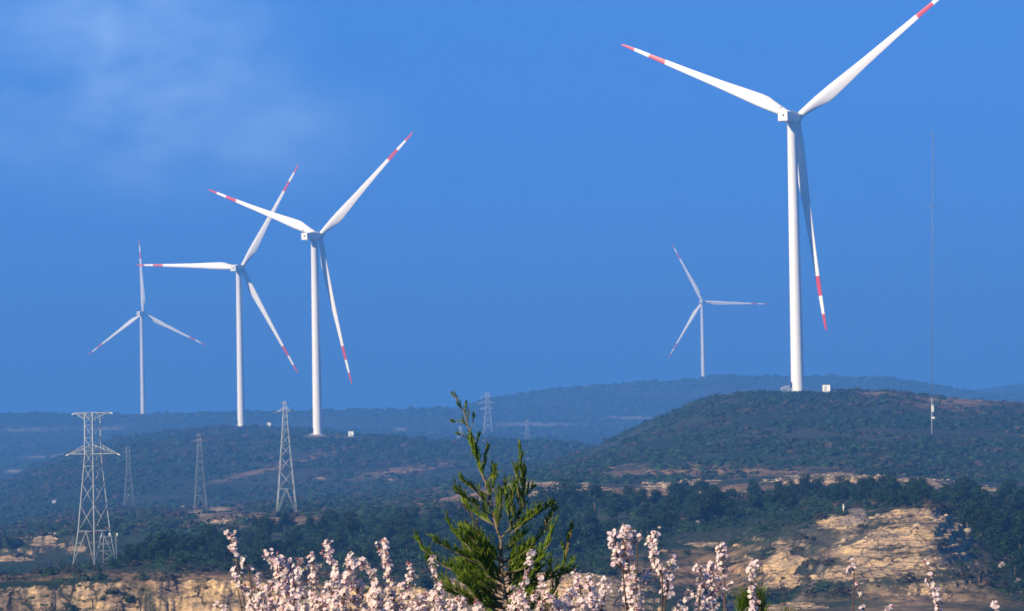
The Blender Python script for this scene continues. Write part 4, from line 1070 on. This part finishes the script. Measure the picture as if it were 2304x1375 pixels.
shrub('blossom shrub at the right foot of the juniper, short spikes', 1290, [([(1196, 1245), (1190, 1285), (1172, 1330), (1180, 1395)], 15, 1.1), ([(1298, 1290), (1306, 1330), (1318, 1395)], 24, 1.1), ([(1322, 1300), (1330, 1340), (1335, 1395)], 20, 1.0),
      ([(1360, 1308), (1357, 1345), (1350, 1395)], 22, 1.0), ([(1280, 1330), (1280, 1395)], 30, 1.0), ([(1250, 1350), (1250, 1395)], 26, .9), ([(1165, 1330), (1160, 1395)], 34, .9), ([(1215, 1300), (1205, 1350), (1210, 1395)], 26, .6), ([(1190, 1345), (1185, 1395)], 34, .8), ([(1230, 1335), (1232, 1395)], 34, .8), ([(1268, 1345), (1265, 1395)], 34, .9), ([(1305, 1350), (1300, 1395)], 34, .9), ([(1340, 1345), (1342, 1395)], 34, .9)], G_, -.32)
shrub('blossom shrub with one wide topped spike, right of the juniper', 1440, [([(1408, 1186), (1402, 1215), (1396, 1260), (1415, 1310), (1430, 1395)], 36, 1.15), ([(1384, 1200), (1386, 1240), (1400, 1275)], 30, 1.1), ([(1428, 1205), (1420, 1235), (1410, 1265)], 28, 1.0), ([(1438, 1203), (1434, 1228)], 9, .7),
      ([(1472, 1200), (1470, 1235), (1477, 1262), (1490, 1298)], 23, 1.1), ([(1460, 1285), (1440, 1330), (1432, 1395)], 26, .6), ([(1515, 1255), (1505, 1300), (1496, 1350)], 25, 1.1), ([(1420, 1300), (1415, 1340), (1440, 1395)], 34, 1.0), ([(1545, 1330), (1542, 1350), (1543, 1395)], 9, .6), ([(1525, 1360), (1523, 1395)], 26, .6)], G_)
shrub('narrow blossom shrub with two tall spikes left of the pine tufts', 1605, [([(1575, 1275), (1582, 1310), (1572, 1350)], 20, .9), ([(1600, 1268), (1600, 1320), (1595, 1395)], 28, 1.15), ([(1628, 1228), (1624, 1265), (1630, 1297)], 23, 1.2), ([(1628, 1297), (1610, 1340), (1605, 1395)], 14, .5), ([(1642, 1318), (1630, 1328)], 14, .8), ([(1640, 1362), (1640, 1395)], 26, .7), ([(1575, 1340), (1570, 1395)], 26, .7)], G_)
shrub('single straight blossom spike between the two pine tufts', 1690, [([(1692, 1268), (1688, 1310), (1692, 1345), (1686, 1395)], 17, 1.2), ([(1704, 1270), (1698, 1290)], 9, .8)], G_, -.1)
shrub('sparse blossom twig in front of the sandstone, left of another', 1940, [([(1918, 1262), (1922, 1290)], 14, .8), ([(1930, 1315), (1934, 1335), (1940, 1358), (1948, 1395)], 9, .45)], G_)
shrub('lone blossom tip just above the bottom edge under the sandstone', 1995, [([(1994, 1365), (1996, 1395)], 16, .7)], G_)
shrub('long thin blossom twig hanging in front of the sandstone', 2115, [([(2083, 1270), (2091, 1300), (2102, 1330), (2112, 1370), (2116, 1395)], 11, 1.1)], G_)
shrub('tiny blossom tip near the bottom right corner', 2240, [([(2238, 1355), (2240, 1395)], 15, .6)], G_)

# ------------------------------------------------------------------ air
hz_m = bpy.data.materials.new('haze_air'); hz_m.use_nodes = True; ht_ = hz_m.node_tree; ht_.nodes.clear()
ho = ht_.nodes.new('ShaderNodeOutputMaterial'); pv = ht_.nodes.new('ShaderNodeVolumePrincipled')
pv.inputs['Color'].default_value = (0.115, 0.385, 1.0, 1); pv.inputs['Density'].default_value = 3.5e-4; pv.inputs['Anisotropy'].default_value = 0.0
pv.inputs['Absorption Color'].default_value = (0, 0, 0, 1)
ht_.links.new(pv.outputs[0], ho.inputs['Volume'])
mb = MB(); zlo, zhi = float(Z.min()) - 3, 205.0
mb.box((0, 3200, (zlo + zhi) / 2), (17000, 7400, zhi - zlo)); hz = mb.build('haze', hz_m)
tag(hz, 'blue haze lying over the hills', 'haze', kind='stuff')
